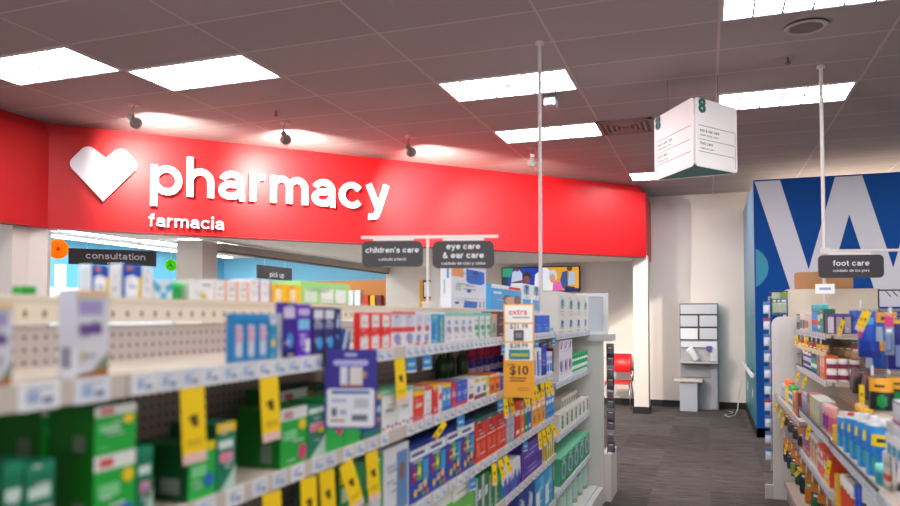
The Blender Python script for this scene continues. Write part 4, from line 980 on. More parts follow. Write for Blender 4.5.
# third shelf
pic = C('#dfe2e6', [(.5, .05, .95, .9, '#5f8fc0'), ('e', .72, .6, .12, .14, '#8a6a60'), (.1, .7, .45, .76, '#b9bec8'), (.1, .5, .4, .54, '#b9bec8')], [(0, 0, 1, 1, '#c7cad0')])
L(3, 384, 409, 446, 1, .18, 'pale carton with person in blue picture', pic)
L(3, 340, 362, 470, 1, .14, 'green carton with yellow corner under the yellow tags', C('#1f9a4a', [(.1, .6, .9, .8, '#d8e6dc'), (0, .85, .4, 1, '#f0c020')], [(0, 0, 1, 1, '#0c5a2c')]))
L(3, 362.5, 383, 458, 1, .14, 'green and grey carton under the tilted tag', C('#2aa552', [(.1, .1, .9, .4, '#c9d4d0'), (.2, .6, .8, .8, '#e6efe8')], [(0, 0, 1, 1, '#9aa6a8')]))
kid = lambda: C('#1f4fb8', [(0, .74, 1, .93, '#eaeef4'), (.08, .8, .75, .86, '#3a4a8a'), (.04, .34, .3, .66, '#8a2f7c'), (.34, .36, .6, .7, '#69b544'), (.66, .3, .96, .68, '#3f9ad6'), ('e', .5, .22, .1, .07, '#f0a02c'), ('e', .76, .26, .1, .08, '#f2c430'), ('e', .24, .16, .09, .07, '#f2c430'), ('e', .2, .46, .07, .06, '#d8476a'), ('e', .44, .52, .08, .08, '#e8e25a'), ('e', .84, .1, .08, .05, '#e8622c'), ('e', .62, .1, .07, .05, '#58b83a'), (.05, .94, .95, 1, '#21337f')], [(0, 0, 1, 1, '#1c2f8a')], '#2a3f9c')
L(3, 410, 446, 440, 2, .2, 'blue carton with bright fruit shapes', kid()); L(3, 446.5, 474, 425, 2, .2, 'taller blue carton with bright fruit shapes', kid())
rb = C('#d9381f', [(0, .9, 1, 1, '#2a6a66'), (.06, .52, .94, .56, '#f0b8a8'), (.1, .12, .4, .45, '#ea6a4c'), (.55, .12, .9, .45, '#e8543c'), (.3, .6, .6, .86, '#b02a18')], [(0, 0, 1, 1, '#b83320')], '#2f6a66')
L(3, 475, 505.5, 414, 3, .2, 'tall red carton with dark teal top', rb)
L(3, 506, 514, 409, 2, .1, 'grey lilac carton', C('#a9a6b8', [(.1, .1, .9, .9, '#bdbacb')]))
for a_, e_, yt, col, c2, d_ in ((514.5, 520, 402, '#d8322c', '#f0d9d4', 'red carton with pale band'), (520, 524, 402, '#e07a2a', '#f4d8a8', 'orange carton with pale band'), (524, 527.5, 400, '#1f7a5c', '#cfe8dc', 'dark green carton with pale band'), (527.5, 531, 399, '#2a62b0', '#d0dff0', 'mid blue carton with pale band')):
    L(3, a_, e_, yt, 1, .09, d_, C(col, [(.1, .6, .9, .75, c2), (.2, .1, .8, .2, c2)]))
L(3, 531.5, 545, 394, 3, .09, 'amber yellow carton', C('#f0a82c', [(.1, .55, .9, .68, '#fdf0cc'), (.3, .1, .7, .35, '#c8641c')]))
L(3, 545.5, 558, 389, 3, .09, 'bright sky blue carton', C('#2f8fe0', [(.1, .5, .9, .64, '#e4f0fa'), (.2, .1, .8, .2, '#1a62b0')]))
ww = C('#e6e3d2', [(.3, .14, .7, .62, '#2f8a62'), (.35, .66, .65, .84, '#2f5f9a')])
L('w3', 559.5, 591, 405, 7, .06, 'cream carton with green stripe, front row', ww)
L('w3', 561, 589, 391, 7, .06, 'cream carton with blue green stripe, taller rear row', ww, back=.10)
# fourth and fifth shelf
L(4, 430, 452, 492, 1, .14, 'lime green carton with white top', C('#58b83a', [(0, .8, 1, 1, '#e6ece0')], [(0, 0, 1, 1, '#7ac85c')]))
L(4, 452.5, 474, 481, 1, .14, 'lime and white carton', C('#6cc24a', [(0, .75, 1, 1, '#eef2e8'), (.2, .2, .8, .5, '#a8dc90')]))
L(4, 474.5, 488, 476, 2, .1, 'grey and dark green carton', C('#1f7a44', [(.0, 0, .4, 1, '#b9bec4'), (.5, .5, .9, .7, '#d9e8de')]))
L(4, 488.5, 500, 472, 2, .1, 'bright green carton with grey edge', C('#178a3a', [(0, 0, .35, 1, '#a9aeb6'), (.4, .6, 1, .8, '#3fb860')]))
mt = C('#e6e8ee', [('p', [(0, 0), (1, 0), (1, .3), (.8, .62), (.6, .3), (.4, .7), (.2, .35), (0, .55)], '#2a5fc0'), ('p', [(.5, 0), (1, 0), (1, .25), (.75, .45)], '#4a2fa0')], [(0, 0, 1, 1, '#1f9a5a')])
L(4, 501, 520, 463, 2, .14, 'white carton with blue peaks', mt)
L(4, 521, 541.5, 441, 1, .16, 'large purple carton', C('#4a2a9a', [(0, .1, 1, .16, '#7a5ac8'), (.15, .5, .85, .75, '#5f3fb4')], [(0, 0, 1, 1, '#3f2488')]))
L(4, 545, 558, 427, 4, .06, 'yellow and grey striped carton', C('#e6d24a', [(0, 0, .4, 1, '#6f6a62'), (.5, .3, .9, .6, '#f8f2c8')]))
gd = C('#12885a', [('e', .5, .5, .36, .36, '#8ec9b4'), ('e', .5, .48, .2, .24, '#3f6f9a'), (0, .93, 1, 1, '#5fc09a')], [(0, 0, 1, 1, '#4fae8a')], '#7fd0b0')
L('w4', 559.5, 589, 446, 5, .2, 'green carton with oval picture', gd)
gb = lambda w_, d, h: bottle(min(w_ * .47, .06), h, '#8fb5a6', '#b8cfc6', '#a9c8bc', None, .5, .1, .8, .85)
L('w5', 562, 590, 462, 5, .1, 'misty green bottle', gb, 'bottle', 'bottle')
L(5, 517, 534, 478, 2, .14, 'navy carton with pale badge', C('#1f3f8a', [('e', .5, .6, .25, .18, '#b9c8e6')]))
L(5, 534.5, 552, 470, 2, .14, 'bright cyan carton with white face', C('#2a9ad0', [(.1, .1, .5, .6, '#e2eaf2'), (.5, .5, .9, .9, '#58b8e0')], top='#1f6f9a'))
L(5, 552.5, 557, 460, 1, .14, 'green carton with yellow card', C('#188a58', [(.2, .5, .8, .9, '#f2d020')]))
# ================================================================== FOOT CARE RUN
RXU, RXL, RB = .70, .54, 1.02
u = empty('end_unit', 'tall cream end unit carrying the cardboard box behind the foot care run', 'shelving')
MB().box(.665, 1.36, 7.02, 7.06, 0, 1.815, CREAM).build('side_panel', u)
MB().box(.665, 1.36, 7.06, 7.5, 1.795, 1.815, CREAM).box(.665, .69, 7.06, 7.5, 0, 1.795, CREAM).build('body', u)
b = MB()
for z in (1.80, 1.62): b.tube([(.665, 7.06, z), (.54, 7.06, z), (.54, 7.3, z)], .005, M('#1d1c1e'))
b.tube([(.66, 7.055, 1.80), (.66, 7.055, 1.45)], .006, M('#1d1c1e')); b.build('wire_rack', u)
b = MB(); b.tube([(1.365, 7.05, 1.80), (1.62, 7.05, 1.80)], .006, M('#1d1c1e')); b.tube([(1.37, 7.05, 1.81), (1.37, 7.05, 1.5)], .007, M('#1d1c1e')); b.tube([(1.365, 7.05, 1.52), (1.62, 7.05, 1.52)], .005, M('#1d1c1e'))
for k in range(4): x = 1.42 + k * .05; b.tube([(x, 7.05, 1.80), (x + .02, 6.95, 1.745)], .004, M('#1d1c1e'))
b.build('hook_rack', u)
cb = MB(); cb.box(-.215, .215, 0, .3, 0, .15, M('#b9885a', .8)); cb.box(-.2152, -.214, 0, .3, .0, .15, M('#a5754a', .8)); cb.box(-.215, .215, .14, .16, .1502, .1506, M('#d0aa7c', .4))
tag(cb.build('cardboard_box', None, (.965, 7.04, 1.8155)), 'brown cardboard box on the tall cream end unit', 'box')
for k in range(3):
    place(blister(.06, .2, ('#6f8f5a', '#567a4a', '#3f6fb0')[k], ('#c2cdb4', '#b7c6a8', '#7f9a4a')[k], '#a9b8a0'), 'hanging_pack', ('pale green', 'mid green', 'blue and green')[k] + ' pack in the wire rack beside the cream end unit', 'pack', (.565 + k * .032, 7.03 - .012 * k, 1.59), -math.pi / 2, 'packs in the wire rack')
# rounded white end panel, clip strip
u = empty('shelving_end_board', 'white end panel with rounded corner closing the foot care run', 'panel')
pl = [(.515, 0), (1.3, 0), (1.3, 1.575)] + [(.595 - .075 * math.sin(math.radians(t)), 1.5 + .075 * math.cos(math.radians(t))) for t in range(0, 91, 15)]
MB().prism(pl, M('#e9e5df', .45), 0, .03, lambda a, b_, h: (a, 6.92 - h, b_)).build('panel', u)
MB().box(.45, .515, 6.89, 6.915, 0.0, .12, M('#d2d0cc')).build('foot', u)
o = empty('clip_strip', 'hanging clip strip on the edge of the white end panel', 'clip strip', (.50, 6.86, .25))
MB().box(-.006, .006, -.003, .003, 0, 1.5, M('#b9b5ae')).box(-.006, .02, -.003, .03, 1.49, 1.5, M('#b9b5ae')).build('strip', o)
for k in range(10): MB().box(-.012, .008, -.008, -.003, 1.46 - k * .14, 1.47 - k * .14, M('#8a8680')).build('clip', o)
for k in range(10):
    place(blister(.055, .105, '#c3d3e2', ('#5f7fae', '#b04048')[k % 5 == 1], '#dfe9f2'), 'hanging_pack', 'clear blue pack on the clip strip, %s from the top' % ORD[k + 1], 'pack', (.478, 6.846, 1.60 - k * .14), -math.pi / 2 - .3, 'packs on the clip strip')

RSEC = {'d': (5.14, 6.885), 'c': (3.90, 5.14), 'b': (2.85, 3.90), 'a': (1.6, 2.85)}
RLAB = {'d': 'foot care shelving section against the rounded white end panel', 'c': 'foot care shelving section with hanging blue and yellow bags', 'b': 'foot care shelving section with blue salt pouches', 'a': 'foot care shelving section with teal price strip'}
RS = {'d': {1: (1.465, RXU, 'grey'), 2: (1.165, RXU, 'grey'), 3: (.905, RXL, 'grey'), 6: (.16, .60, 'grey')},
      'c': {3: (.985, RXL, 'white'), 4: (.735, RXL, 'white'), 6: (.16, .60, 'grey')},
      'b': {3: (.975, RXL, 'white'), 4: (.66, RXL, 'white'), 6: (.16, .60, 'grey')},
      'a': {2: (1.22, RXL + .03, 'white'), 3: (.975, RXL, 'white'), 6: (.16, .60, 'grey')}}
RU = {}
for k, (y0, y1) in RSEC.items():
    u = RU[k] = empty('shelving_unit', RLAB[k], 'shelving', (0, 0, 0), 0, 'foot care shelving run')
    MB().box(RB, RB + .02, y0, y1, .1, 1.52 if k in 'dc' else 1.5, PEGW).build('back_panel', u)
    MB().box(RB - .01, RB + .2, y0, y1, 1.52 if k in 'dc' else 1.5, 1.54, CREAM).build('top_cap', u)
    MB().box(.62, RB, y0, y1, 0, .14, M('#8e8378', .5)).build('base', u)
    for kk, (z, xf, kd) in RS[k].items():
        step = .07 if kd == 'white' else .11
        cs_ = [y0 + .06 + j * step for j in range(int((y1 - y0 - .08) / step))] if kk < 6 else []
        shelf(u, 'shelf', xf, RB, y0, y1, z, -1, kd, TANSH, cs_, lip=(k in 'bc' and kk == 3))
WH = {('d', 1): 'upper foot care shelf', ('d', 2): 'second foot care shelf', ('d', 3): 'third foot care shelf', ('c', 3): 'middle foot care shelf', ('c', 4): 'lower foot care shelf', ('b', 3): 'salt pouch shelf', ('b', 4): 'shelf below the salt pouches', ('a', 2): 'teal strip shelf', ('a', 3): 'shelf under the teal strip'}
def R(sec, sh, x0, x1, yt, n, dp, desc, mk, name='carton', cat='carton', back=0.0, hh=None, stack=1):
    z, xf, _ = RS[sec][sh]; X = xf + .014; where = WH[(sec, sh)]
    ya, yb = on_x(x0, 380, X).y, on_x(x1, 380, X).y            # ya far, yb near
    s0, s1 = RSEC[sec]; ya, yb = min(ya, s1 - .03), max(yb, s0 + .03); X += back
    lim = .15 if name == 'carton' else .085
    n = max(n, int(round((ya - yb) / lim))); wd = (ya - yb) / n
    h = min(hh or (on_x((x0 + x1) / 2, yt, xf + .014).z - z), 9) / stack
    parts = mk(wd - .002, dp, h - .001)
    for s in range(stack):
        for i in range(n):
            lab = f'{desc}, {where}' if n == 1 else f'{desc}, {ORD[i + 1]} from far end, {where}'
            place(parts, name, lab, cat, (X + dp / 2, ya - wd * (i + .5), z + s * h + .0012), math.pi, f'{desc}s, {where}' if n > 1 else None)
# upper
R('d', 1, 797.5, 801, 314, 2, .10, 'dark narrow carton', C('#3a3438', [(.1, .5, .9, .9, '#b9b2b4')]))
R('d', 1, 801, 806, 313, 2, .10, 'white and black carton', C('#e4dfdb', [(.1, .1, .9, .6, '#2c2a2e')]))
R('d', 1, 806, 809.5, 314, 2, .10, 'cream and red carton', C('#ddd2c4', [(.1, .2, .9, .6, '#b02a2a')]))
R('d', 1, 810, 816, 304.5, 2, .07, 'blue spray bottle with teal cap', CB('#2a86c8', '#1f9fb0', '#3aa0d8', '#e04a3a'), 'bottle', 'bottle')
R('d', 1, 816, 821, 304.5, 2, .07, 'green spray bottle with teal cap', CB('#2a9a6a', '#24a8b4', '#d9e6c8', '#5aa83a'), 'bottle', 'bottle')
R('d', 1, 821, 824.5, 309, 1, .07, 'dark green and blue carton', C('#1c6a4c', [(.1, .1, .9, .5, '#2a62b8'), (.2, .6, .8, .8, '#d8e4dc')]))
for i in range(3):
    place(carton(.046, .055, .128, '#6a2a7a', [(.12, .05, .86, .84, ('#d9d0d8', '#a9a4a8', '#a6a2a6')[i]), (.2, .88, .9, .98, '#3f5fb0')], [(0, 0, 1, 1, '#5a2468')]), 'carton', ('purple carton with pale window at the upper foot care shelf end', 'purple carton with grey window, between two like it, upper foot care shelf', 'purple carton with grey window, innermost on the upper foot care shelf')[i], 'carton', (.735 + i * .048, 5.19, RS['d'][1][0] + .0012), -math.pi / 2, 'purple cartons at the shelf end')
place(bottle(.022, .1, '#2c5fb8', '#1a1a1c'), 'bottle', 'blue bottle with black cap standing behind the purple cartons', 'bottle', (.80, 5.27, RS['d'][1][0] + .0012))
for i in range(2):
    place(tub(.028, .15, '#2456ae', '#2f66c4', '#3a76d0'), 'tub', ('round blue lidded tub behind the purple cartons', 'round blue lidded tub beside the yellow tag')[i], 'tub', (.875 + .065 * i, 5.21, RS['d'][1][0] + .0012))
# second
R('d', 2, 797.5, 802, 354, 2, .08, 'grey brown carton', C('#6a605c', [(.2, .3, .8, .7, '#9a928c')]))
R('d', 2, 802.5, 810, 350, 2, .05, 'navy bottle with white cap', CB('#22407e', '#e2e6ea', '#b9c8da', '#22407e'), 'bottle', 'bottle')
R('d', 2, 810, 817, 351, 2, .05, 'blue bottle with green label', CB('#1f5fb0', '#1c3a7a', '#3aa06a', '#d8e8f0'), 'bottle', 'bottle')
R('d', 2, 817, 820, 356, 1, .08, 'chocolate brown carton', C('#5a2f28', [(.2, .3, .8, .7, '#8a5a4a')]))
R('d', 2, 820, 824.8, 355, 2, .08, 'orange and pink carton', C('#e8742c', [(.1, .5, .9, .9, '#f0b8a0'), (.1, .1, .9, .3, '#d8405a')]))
for s in range(2):
    for i in range(3):
        place(tub(.030, .070, '#efe9e6', '#f4f0ee', '#8a2a5a'), 'tub', 'white tub with plum label, %s of the %s layer at the shelf end' % (('outermost', 'middle one', 'innermost')[i], ('bottom', 'top')[s]), 'tub', (.738 + i * .064, 5.18, RS['d'][2][0] + .0012 + s * .0705), 0, 'white tubs at the shelf end')
# third, far
R('d', 3, 780, 783, 384, 1, .05, 'grey blue bottle at the far end', CB('#7a94aa', '#9fb4c4', '#b9c8d4'), 'bottle', 'bottle')
R('d', 3, 783, 787.5, 380.5, 1, .06, 'yellow bottle with orange cap', CB('#e8c628', '#f06a24', '#f2dc6a'), 'bottle', 'bottle')
R('d', 3, 787.5, 792, 386, 2, .05, 'white bottle with green cap', bt if False else CB('#dfe8e4', '#1f9a3a', '#2a9ab0', '#e8eef0'), 'bottle', 'bottle')
R('d', 3, 792, 795.5, 392, 1, .06, 'amber carton', C('#d88a2a', [(.2, .2, .8, .6, '#8a3a1c')]))
R('d', 3, 795.5, 797.5, 392, 1, .06, 'dark red carton', C('#8a2a24'))
R('c', 3, 797, 806.5, 392, 3, .07, 'grey lilac carton', C('#8f93ac', [(.2, .15, .8, .5, '#3f6fc0'), (.1, .7, .9, .9, '#c2c4d0')]))
R('c', 3, 806.5, 809.5, 393, 1, .07, 'red brown carton', C('#8a3a3a', [(.2, .2, .8, .6, '#b8706a')]))
R('c', 3, 809.5, 819, 398, 2, .08, 'pale grey carton with lime edge', C('#aab0a0', [(0, 0, .25, 1, '#d8d84a'), (.4, .3, .9, .7, '#c2c6ba')]))
R('c', 3, 819, 824, 404, 1, .06, 'pink bottle with violet label', CB('#c8829a', '#d8a2a8', '#8a2a8a'), 'bottle', 'bottle')
R('c', 3, 824, 828, 406, 1, .06, 'salmon pink bottle', CB('#d88a82', '#e0a098', '#c85a7a'), 'bottle', 'bottle')
R('c', 3, 819, 828, 0, 3, .05, 'golden bottle with yellow cap, rear row', CB('#b8892c', '#e8b82a', '#8a6a24'), 'bottle', 'bottle', back=.16, hh=.14)
R('b', 3, 828.5, 831.5, 0, 1, .08, 'bright yellow pack at shelf edge', C('#f2c21a', [(.1, .1, .9, .4, '#f6dc6a'), (.2, .6, .8, .8, '#d88a1a')]), hh=.085)
def salt(u, v):
    if v > .93: return '#e6eaee'
    if .58 < v < .76 and u > .32: return '#f2d21e' if not (.62 < v < .70 and .45 < u < .8) else '#2a2f3a'
    if u > .68 and v < .5: return '#e2e8ec'
    if u < .25 and v < .4: return '#4aa0dc'
    if .3 < u < .55 and .1 < v < .35: return '#3aa08a'
    if v > .76: return '#2a90d8'
    return '#1f72c4' if (u + v) % .5 < .3 else '#2a84d2'
def pouches(sec, sh, spans, yt, desc, zones, cap=None, back=0.0):
    z, xf, _ = RS[sec][sh]; X = xf + .066 + back
    for i, (a, c_) in enumerate(spans):
        ya = yb = 3.80 - .165 * i - back * .6; h = on_x((a + c_) / 2, yt[i], X).z - z
        pr = pouch(.115, h, .05, zones, True)
        if cap:
            c = MB(); c.lathe([(.02, h * .97), (.02, h + .012), (.017, h + .018)], M(cap[i], .35), 12, c=(0, .02)); pr.append(('cap', c.mesh('cap')))
        place(pr, 'pouch', '%s, %s, %s' % (desc, ORD[i + 1] + ' from far end', WH[(sec, sh)]), 'pouch', (X, (ya + yb) / 2, z + .0012), math.pi + .85, desc + 's')
pouches('b', 3, [(838, 846), (847, 855), (856, 864), (865, 873), (874, 882)], [412, 414, 416, 419, 422], 'blue pouch with yellow band', salt, ['#d8322a', '#eef0f2', '#eef0f2', '#eef0f2', '#eef0f2'])
R('b', 3, 836, 876, 0, 6, .06, 'gold canister, rear row', CB('#8a6a2a', '#e2ab2a', '#a27a30', None, 1.0), 'canister', 'canister', back=.26, hh=.17)
pouches('b', 3, [(847, 855), (857, 865), (867, 875), (877, 885)], [408, 410, 413, 416], 'pale topped blue pouch in the rear row', lambda u, v: '#dfe4e8' if v > .9 else '#2f7fcc' if v > .5 else '#f0d020' if u > .5 and v > .34 else '#1c62b4', ['#eef0f2'] * 4, .115)
R('b', 3, 868, 874, 462, 1, .06, 'aqua green bottle', CB('#2aa8b0', '#7fd8d4', '#1f8a9a'), 'bottle', 'bottle')
R('b', 3, 874, 883, 452, 2, .06, 'grey bottle with pale label', CB('#9a9c9e', '#b8babc', '#c8b9ac', '#c04a3a'), 'bottle', 'bottle')
R('a', 3, 888, 891.5, 452, 1, .06, 'white bottle with black waist', CB('#e8e8ea', '#f4f4f6', None, '#1c1c20'), 'bottle', 'bottle')
R('a', 3, 891, 902, 468, 1, .07, 'magenta bottle with rose label', CB('#c02a78', '#d8508f', '#e08ab0'), 'bottle', 'bottle')
R('a', 3, 886, 903, 475, 1, .05, 'deep magenta bottle, rear row', CB('#a81f6a', '#c83a80', '#d06a9a'), 'bottle', 'bottle', back=.09, hh=.2)
# lower
R('c', 4, 797, 802, 428, 2, .08, 'blue and white carton', C('#3a6fb0', [(.1, .5, .9, .9, '#e0e6ec'), (.2, .1, .7, .3, '#b8c8dc')]))
R('c', 4, 802, 808, 432, 2, .08, 'crimson and violet carton', C('#b02048', [(.2, .5, .8, .9, '#6a3a9a'), (.1, .1, .9, .3, '#e0a0b0')]))
R('c', 4, 808, 816, 436, 3, .08, 'white carton with red and yellow bars', C('#e8e4dc', [(.1, .1, .4, .9, '#d83a2c'), (.5, .1, .8, .6, '#e8b82a'), (.5, .7, .9, .9, '#3a9a4a')]))
R('c', 4, 816, 822, 445, 2, .08, 'coral carton with white ribbon', C('#e8543a', [(.1, .4, .9, .6, '#f0e6e0'), (.2, .7, .8, .9, '#f4f0ec')]))
R('c', 4, 822, 828, 452, 2, .08, 'orange red carton with yellow foot', C('#d84a24', [(0, 0, 1, .2, '#f0c02a'), (.2, .4, .8, .7, '#f4ece4')]))
R('b', 4, 829, 835, 470, 1, .07, 'tall yellow carton', C('#f0b81f', [(.2, .2, .8, .8, '#f8dc7a')]))
R('b', 4, 835, 848, 478, 2, .06, 'red bottle with white cap', CB('#c8321f', '#e8e2da', '#e0502f'), 'bottle', 'bottle')
R('b', 4, 848, 856, 484, 1, .06, 'royal blue bottle', CB('#1f4ab0', '#2a5cc8', '#3f72d8'), 'bottle', 'bottle')
R('b', 4, 856, 880, 495, 3, .06, 'navy bottle with white cap', CB('#222c4a', '#e6e8ec', '#3a4668'), 'bottle', 'bottle')
# teal price strip shelf
R('a', 2, 885, 912, 402, 4, .1, 'white carton with purple foot', C('#d8d4dc', [(0, 0, 1, .16, '#8a2f7a'), (.1, .3, .9, .9, '#c8d0da'), (0, .9, 1, 1, '#3f8a9a')]))
b = MB(); b.box(RXL + .0265, RXL + .0285, 1.62, 2.845, RS['a'][2][0] - .105, RS['a'][2][0] - .035, M('#e2e6ea', .35)); st = b.build('price_strip', RU['a'])
for j in range(17): MB().box(RXL + .0255, RXL + .0265, 2.82 - j * .068 - .05, 2.82 - j * .068, RS['a'][2][0] - .1, RS['a'][2][0] - .065, M('#1f8fb4', .35)).build('price_label', st)

# hooks and hanging packs
def hook(sec, y, z, x1, flag=True):
    sec = [k for k, (a, c) in RSEC.items() if a <= y <= c][0]
    b = MB(); b.tube([(RB, y, z), (x1, y, z), (x1 - .008, y, z + .012)], .0028, M('#8d8d90', .3, .9), 6); hk = b.build('peg_hook', RU[sec])
    if flag: MB().box(x1 - .012, x1 - .010, y - .022, y + .022, z + .004, z + .045, M('#eceff3', .4)).build('price_flag', hk)
def hang(sec, px, yt, X, mk, label, cat='pack', rz=math.pi, name='hanging_pack', group=None, h=.2, flag=True, hk=True):
    p = on_x(px, yt, X)
    if hk: hook(sec, p.y, p.z + .006, X - .02, flag)
    return place(mk, name, label, cat, (X, p.y, p.z - h), rz, group)
SW = math.pi + .95                                       # a pack swung towards the open end of its hook
def bluebag(u, v):
    if v < .12: return '#16348f'
    if u < .3 and .62 < v < .8: return '#dfe8f4'
    if .1 < u < .3 and .42 < v < .55: return '#d8343c'
    if .45 < u < .8 and .7 < v < .86: return '#3fa6d8'
    return '#1c50c0' if v > .35 else '#1a40a8'
def yelbag(u, v):
    if v > .62: return '#f4ac1c' if not (.3 < u < .75 and .7 < v < .84) else '#23305a'
    if v > .5: return '#2a62b8'
    return '#1f50ae' if u > .4 else '#9fb4cc'
def ygbag(u, v):
    if v > .6: return '#f0a81f' if not (.25 < u < .75 and .68 < v < .82) else '#20262c'
    if (u - .6) ** 2 + (v - .3) ** 2 < .04: return '#1f9a4a'
    return '#14242c'
def navybag(u, v):
    if v > .9: return '#e0b42a'
    if .35 < u < .75 and .1 < v < .5: return '#7f8fc0'
    return '#1b1f78'
hang('c', 868, 311, .70, pouch(.10, .215, .05, bluebag), 'large blue rounded bag hanging under two yellow tags', 'bag', SW, h=.215)
hang('c', 886, 312, .74, pouch(.09, .13, .03, yelbag), 'yellow topped blue bag hanging behind the blue rounded bag', 'bag', SW, h=.13, flag=False)
hang('c', 899, 320, .72, pouch(.10, .20, .03, navybag), 'navy bag with pale emblem hanging at the picture edge', 'bag', SW, h=.20)
hang('c', 889, 316, .66, blister(.032, .15, '#8fa0b8', '#d8407a', '#6f86b0'), 'pink topped narrow pack hanging before the navy bag', 'pack', SW, h=.15, flag=False)
hang('c', 876, 341, .76, pouch(.10, .13, .04, yelbag), 'yellow topped bag with blue foot, hanging below the blue rounded bag', 'bag', SW, h=.13)
hang('b', 881, 378, .66, pouch(.10, .13, .04, ygbag), 'black bag with yellow top and green mark', 'bag', SW, h=.13)
hang('b', 897, 376, .77, pouch(.09, .13, .04, ygbag), 'black bag with yellow top, second one, at the picture edge', 'bag', SW, h=.13)
for i, (px, yt) in enumerate(((836, 343), (843, 343), (850, 343), (857, 344))):
    hang('c', px, yt, .86, blister(.075, .10, ('#8a6a44', '#9a7a50', '#7c5c3a', '#94744c')[i], '#6a4a2c', '#a88a62'), 'brown card pack hanging above the white tubs, %s from the shelf end' % ORD[i + 1], 'pack', SW, group='brown packs above the tubs', h=.10, flag=False)
for i in range(6):
    p = Vector((.80 + .02 * (i % 2), 4.0 + i * .17, 1.14)); hook('c', p.y, p.z + .132, .78, False)
    place(pouch(.11, .125, .05, lambda u, v: '#1d1a1c' if v < .8 else '#3a3030'), 'hanging_pack', 'black pouch in the dark hanging row, %s from near end' % ORD[i + 1], 'pack', p, math.pi + .4, 'black pouches hanging below the bags')
OC = ['#e8b81f', '#f0c83a', '#d8842a', '#c84a2a', '#a8342a', '#c87a3a', '#b84a34']
for i in range(7):
    y = 6.70 - i * .22; hook('d', y, 1.392, .715)
    place(blister(.08, .085, OC[i], OC[(i + 2) % 7], '#e8d8b0'), 'hanging_pack', ('yellow', 'pale yellow', 'amber', 'rust', 'dark red', 'tan', 'brick red')[i] + ' card pack hanging under the upper foot care shelf', 'pack', (.728, y, 1.30), math.pi + .5, 'packs under the upper foot care shelf')
DC = ['#1c2a4a', '#20242c', '#2a3f6a', '#1a1c20', '#23324a', '#8aa02a', '#1f5a34', '#1a2030', '#d87a1f', '#1f6a3a']
DN = ['navy', 'charcoal', 'slate blue', 'black', 'ink blue', 'lime green', 'forest green', 'midnight blue', 'orange', 'emerald']
for i in range(10):
    y = 6.70 - i * .29; s_ = 'd' if y > 5.14 else 'c' if y > 3.9 else 'b'
    hook(s_, y, .562, .60)
    place(blister(.10, .20, DC[i], '#d8862a', DC[(i + 3) % 10]), 'hanging_pack', DN[i] + ' pack with orange header hanging above the foot care base', 'pack', (.615, y, .355), math.pi + .6, 'packs hanging above the base')
for i in range(4):
    y = 6.66 - i * .34; hook('d', y, .806, .60)
    place(blister(.09, .14, ('#8a4a1f', '#1f3a8a', '#2a2c34', '#c87a2a')[i], '#e09a3a', '#2c2f38'), 'hanging_pack', ('brown', 'blue', 'dark grey', 'ochre')[i] + ' pack hanging under the third foot care shelf', 'pack', (.615, y, .66), math.pi + .6, 'packs under the third foot care shelf')

# ================================================================== SALE TAGS, TALKERS, FLAGS
def tagmesh(w_, h_):
    b = MB(); b.box(0, .0012, -w_ / 2, w_ / 2, -h_, 0, M('#fbd313', .4)); b.box(.0012, .0016, -w_ / 2, w_ / 2, -h_, -h_ * .87, M('#e8c3bc', .4))
    b.box(.0012, .0016, -w_ * .06, w_ * .18, -h_ * .52, -h_ * .36, M('#4a3a14')).box(.0012, .0016, -w_ * .18, -w_ * .08, -h_ * .45, -h_ * .37, M('#4a3a14')).box(.0012, .0016, -w_ * .35, w_ * .35, -h_ * .72, -h_ * .70, M('#a8882a')).box(.0012, .0016, -w_ * .3, w_ * .3, -h_ * .77, -h_ * .755, M('#a8882a'))
    return b.mesh('sale_tag')
TGN, TGF, TGR = tagmesh(.054, .145), tagmesh(.028, .10), tagmesh(.026, .09)
def sale(px, sh, me, tilt, label, turn=0, X=XF, z=None, sgn=1, grp='yellow sale tags'):
    zz = (SH[sh][0] - .034) if z is None else z
    p = on_x(px, 400, X)
    o = link('sale_tag', me, None, (X + sgn * (.004 + (.03 if me is TGN else .018) * abs(math.sin(turn)) + .0), p.y, zz)); o.rotation_euler = (tilt, 0, (0 if sgn > 0 else math.pi) + turn)
    return tag(o, label, 'sale tag', grp)
for px, sh, t, lb in ((187, 1, .06, 'yellow sale tag over the green cartons with yellow tops'), (264, 1, .08, 'yellow sale tag over the pink flower carton'), (396, 1, .1, 'yellow sale tag under the red cartons'),
                      (268, 2, .05, 'yellow sale tag on the second tan shelf, first from near end'), (305, 2, .03, 'yellow sale tag on the second tan shelf, second from near end'), (323, 2, .08, 'yellow sale tag on the second tan shelf, third from near end'),
                      (342, 2, .38, 'tilted yellow sale tag on the second tan shelf'), (368, 2, .12, 'yellow sale tag before the pale carton with blue picture')):
    sale(px, sh, TGN, t, lb, -.25)
sale(443, 2, TGF, -.9, 'yellow sale tag sticking out sideways above the blue cartons', -.3)
for i, px in enumerate((502.5, 507.5, 521, 525, 529, 533, 540, 544, 547)):
    sale(px, 2, TGF, .1 + .15 * (i % 3), 'small yellow sale tag past the offer flag on second tan shelf, %s from near end' % ORD[i + 1], -.55)
for i, px in enumerate((491, 497, 502, 537, 541, 545, 549)):
    sale(px, 3, TGF, (.05, .3, .5, .1, .15, .3, .7)[i], 'small yellow sale tag on the third tan shelf, %s from near end' % ORD[i + 1], -.55)
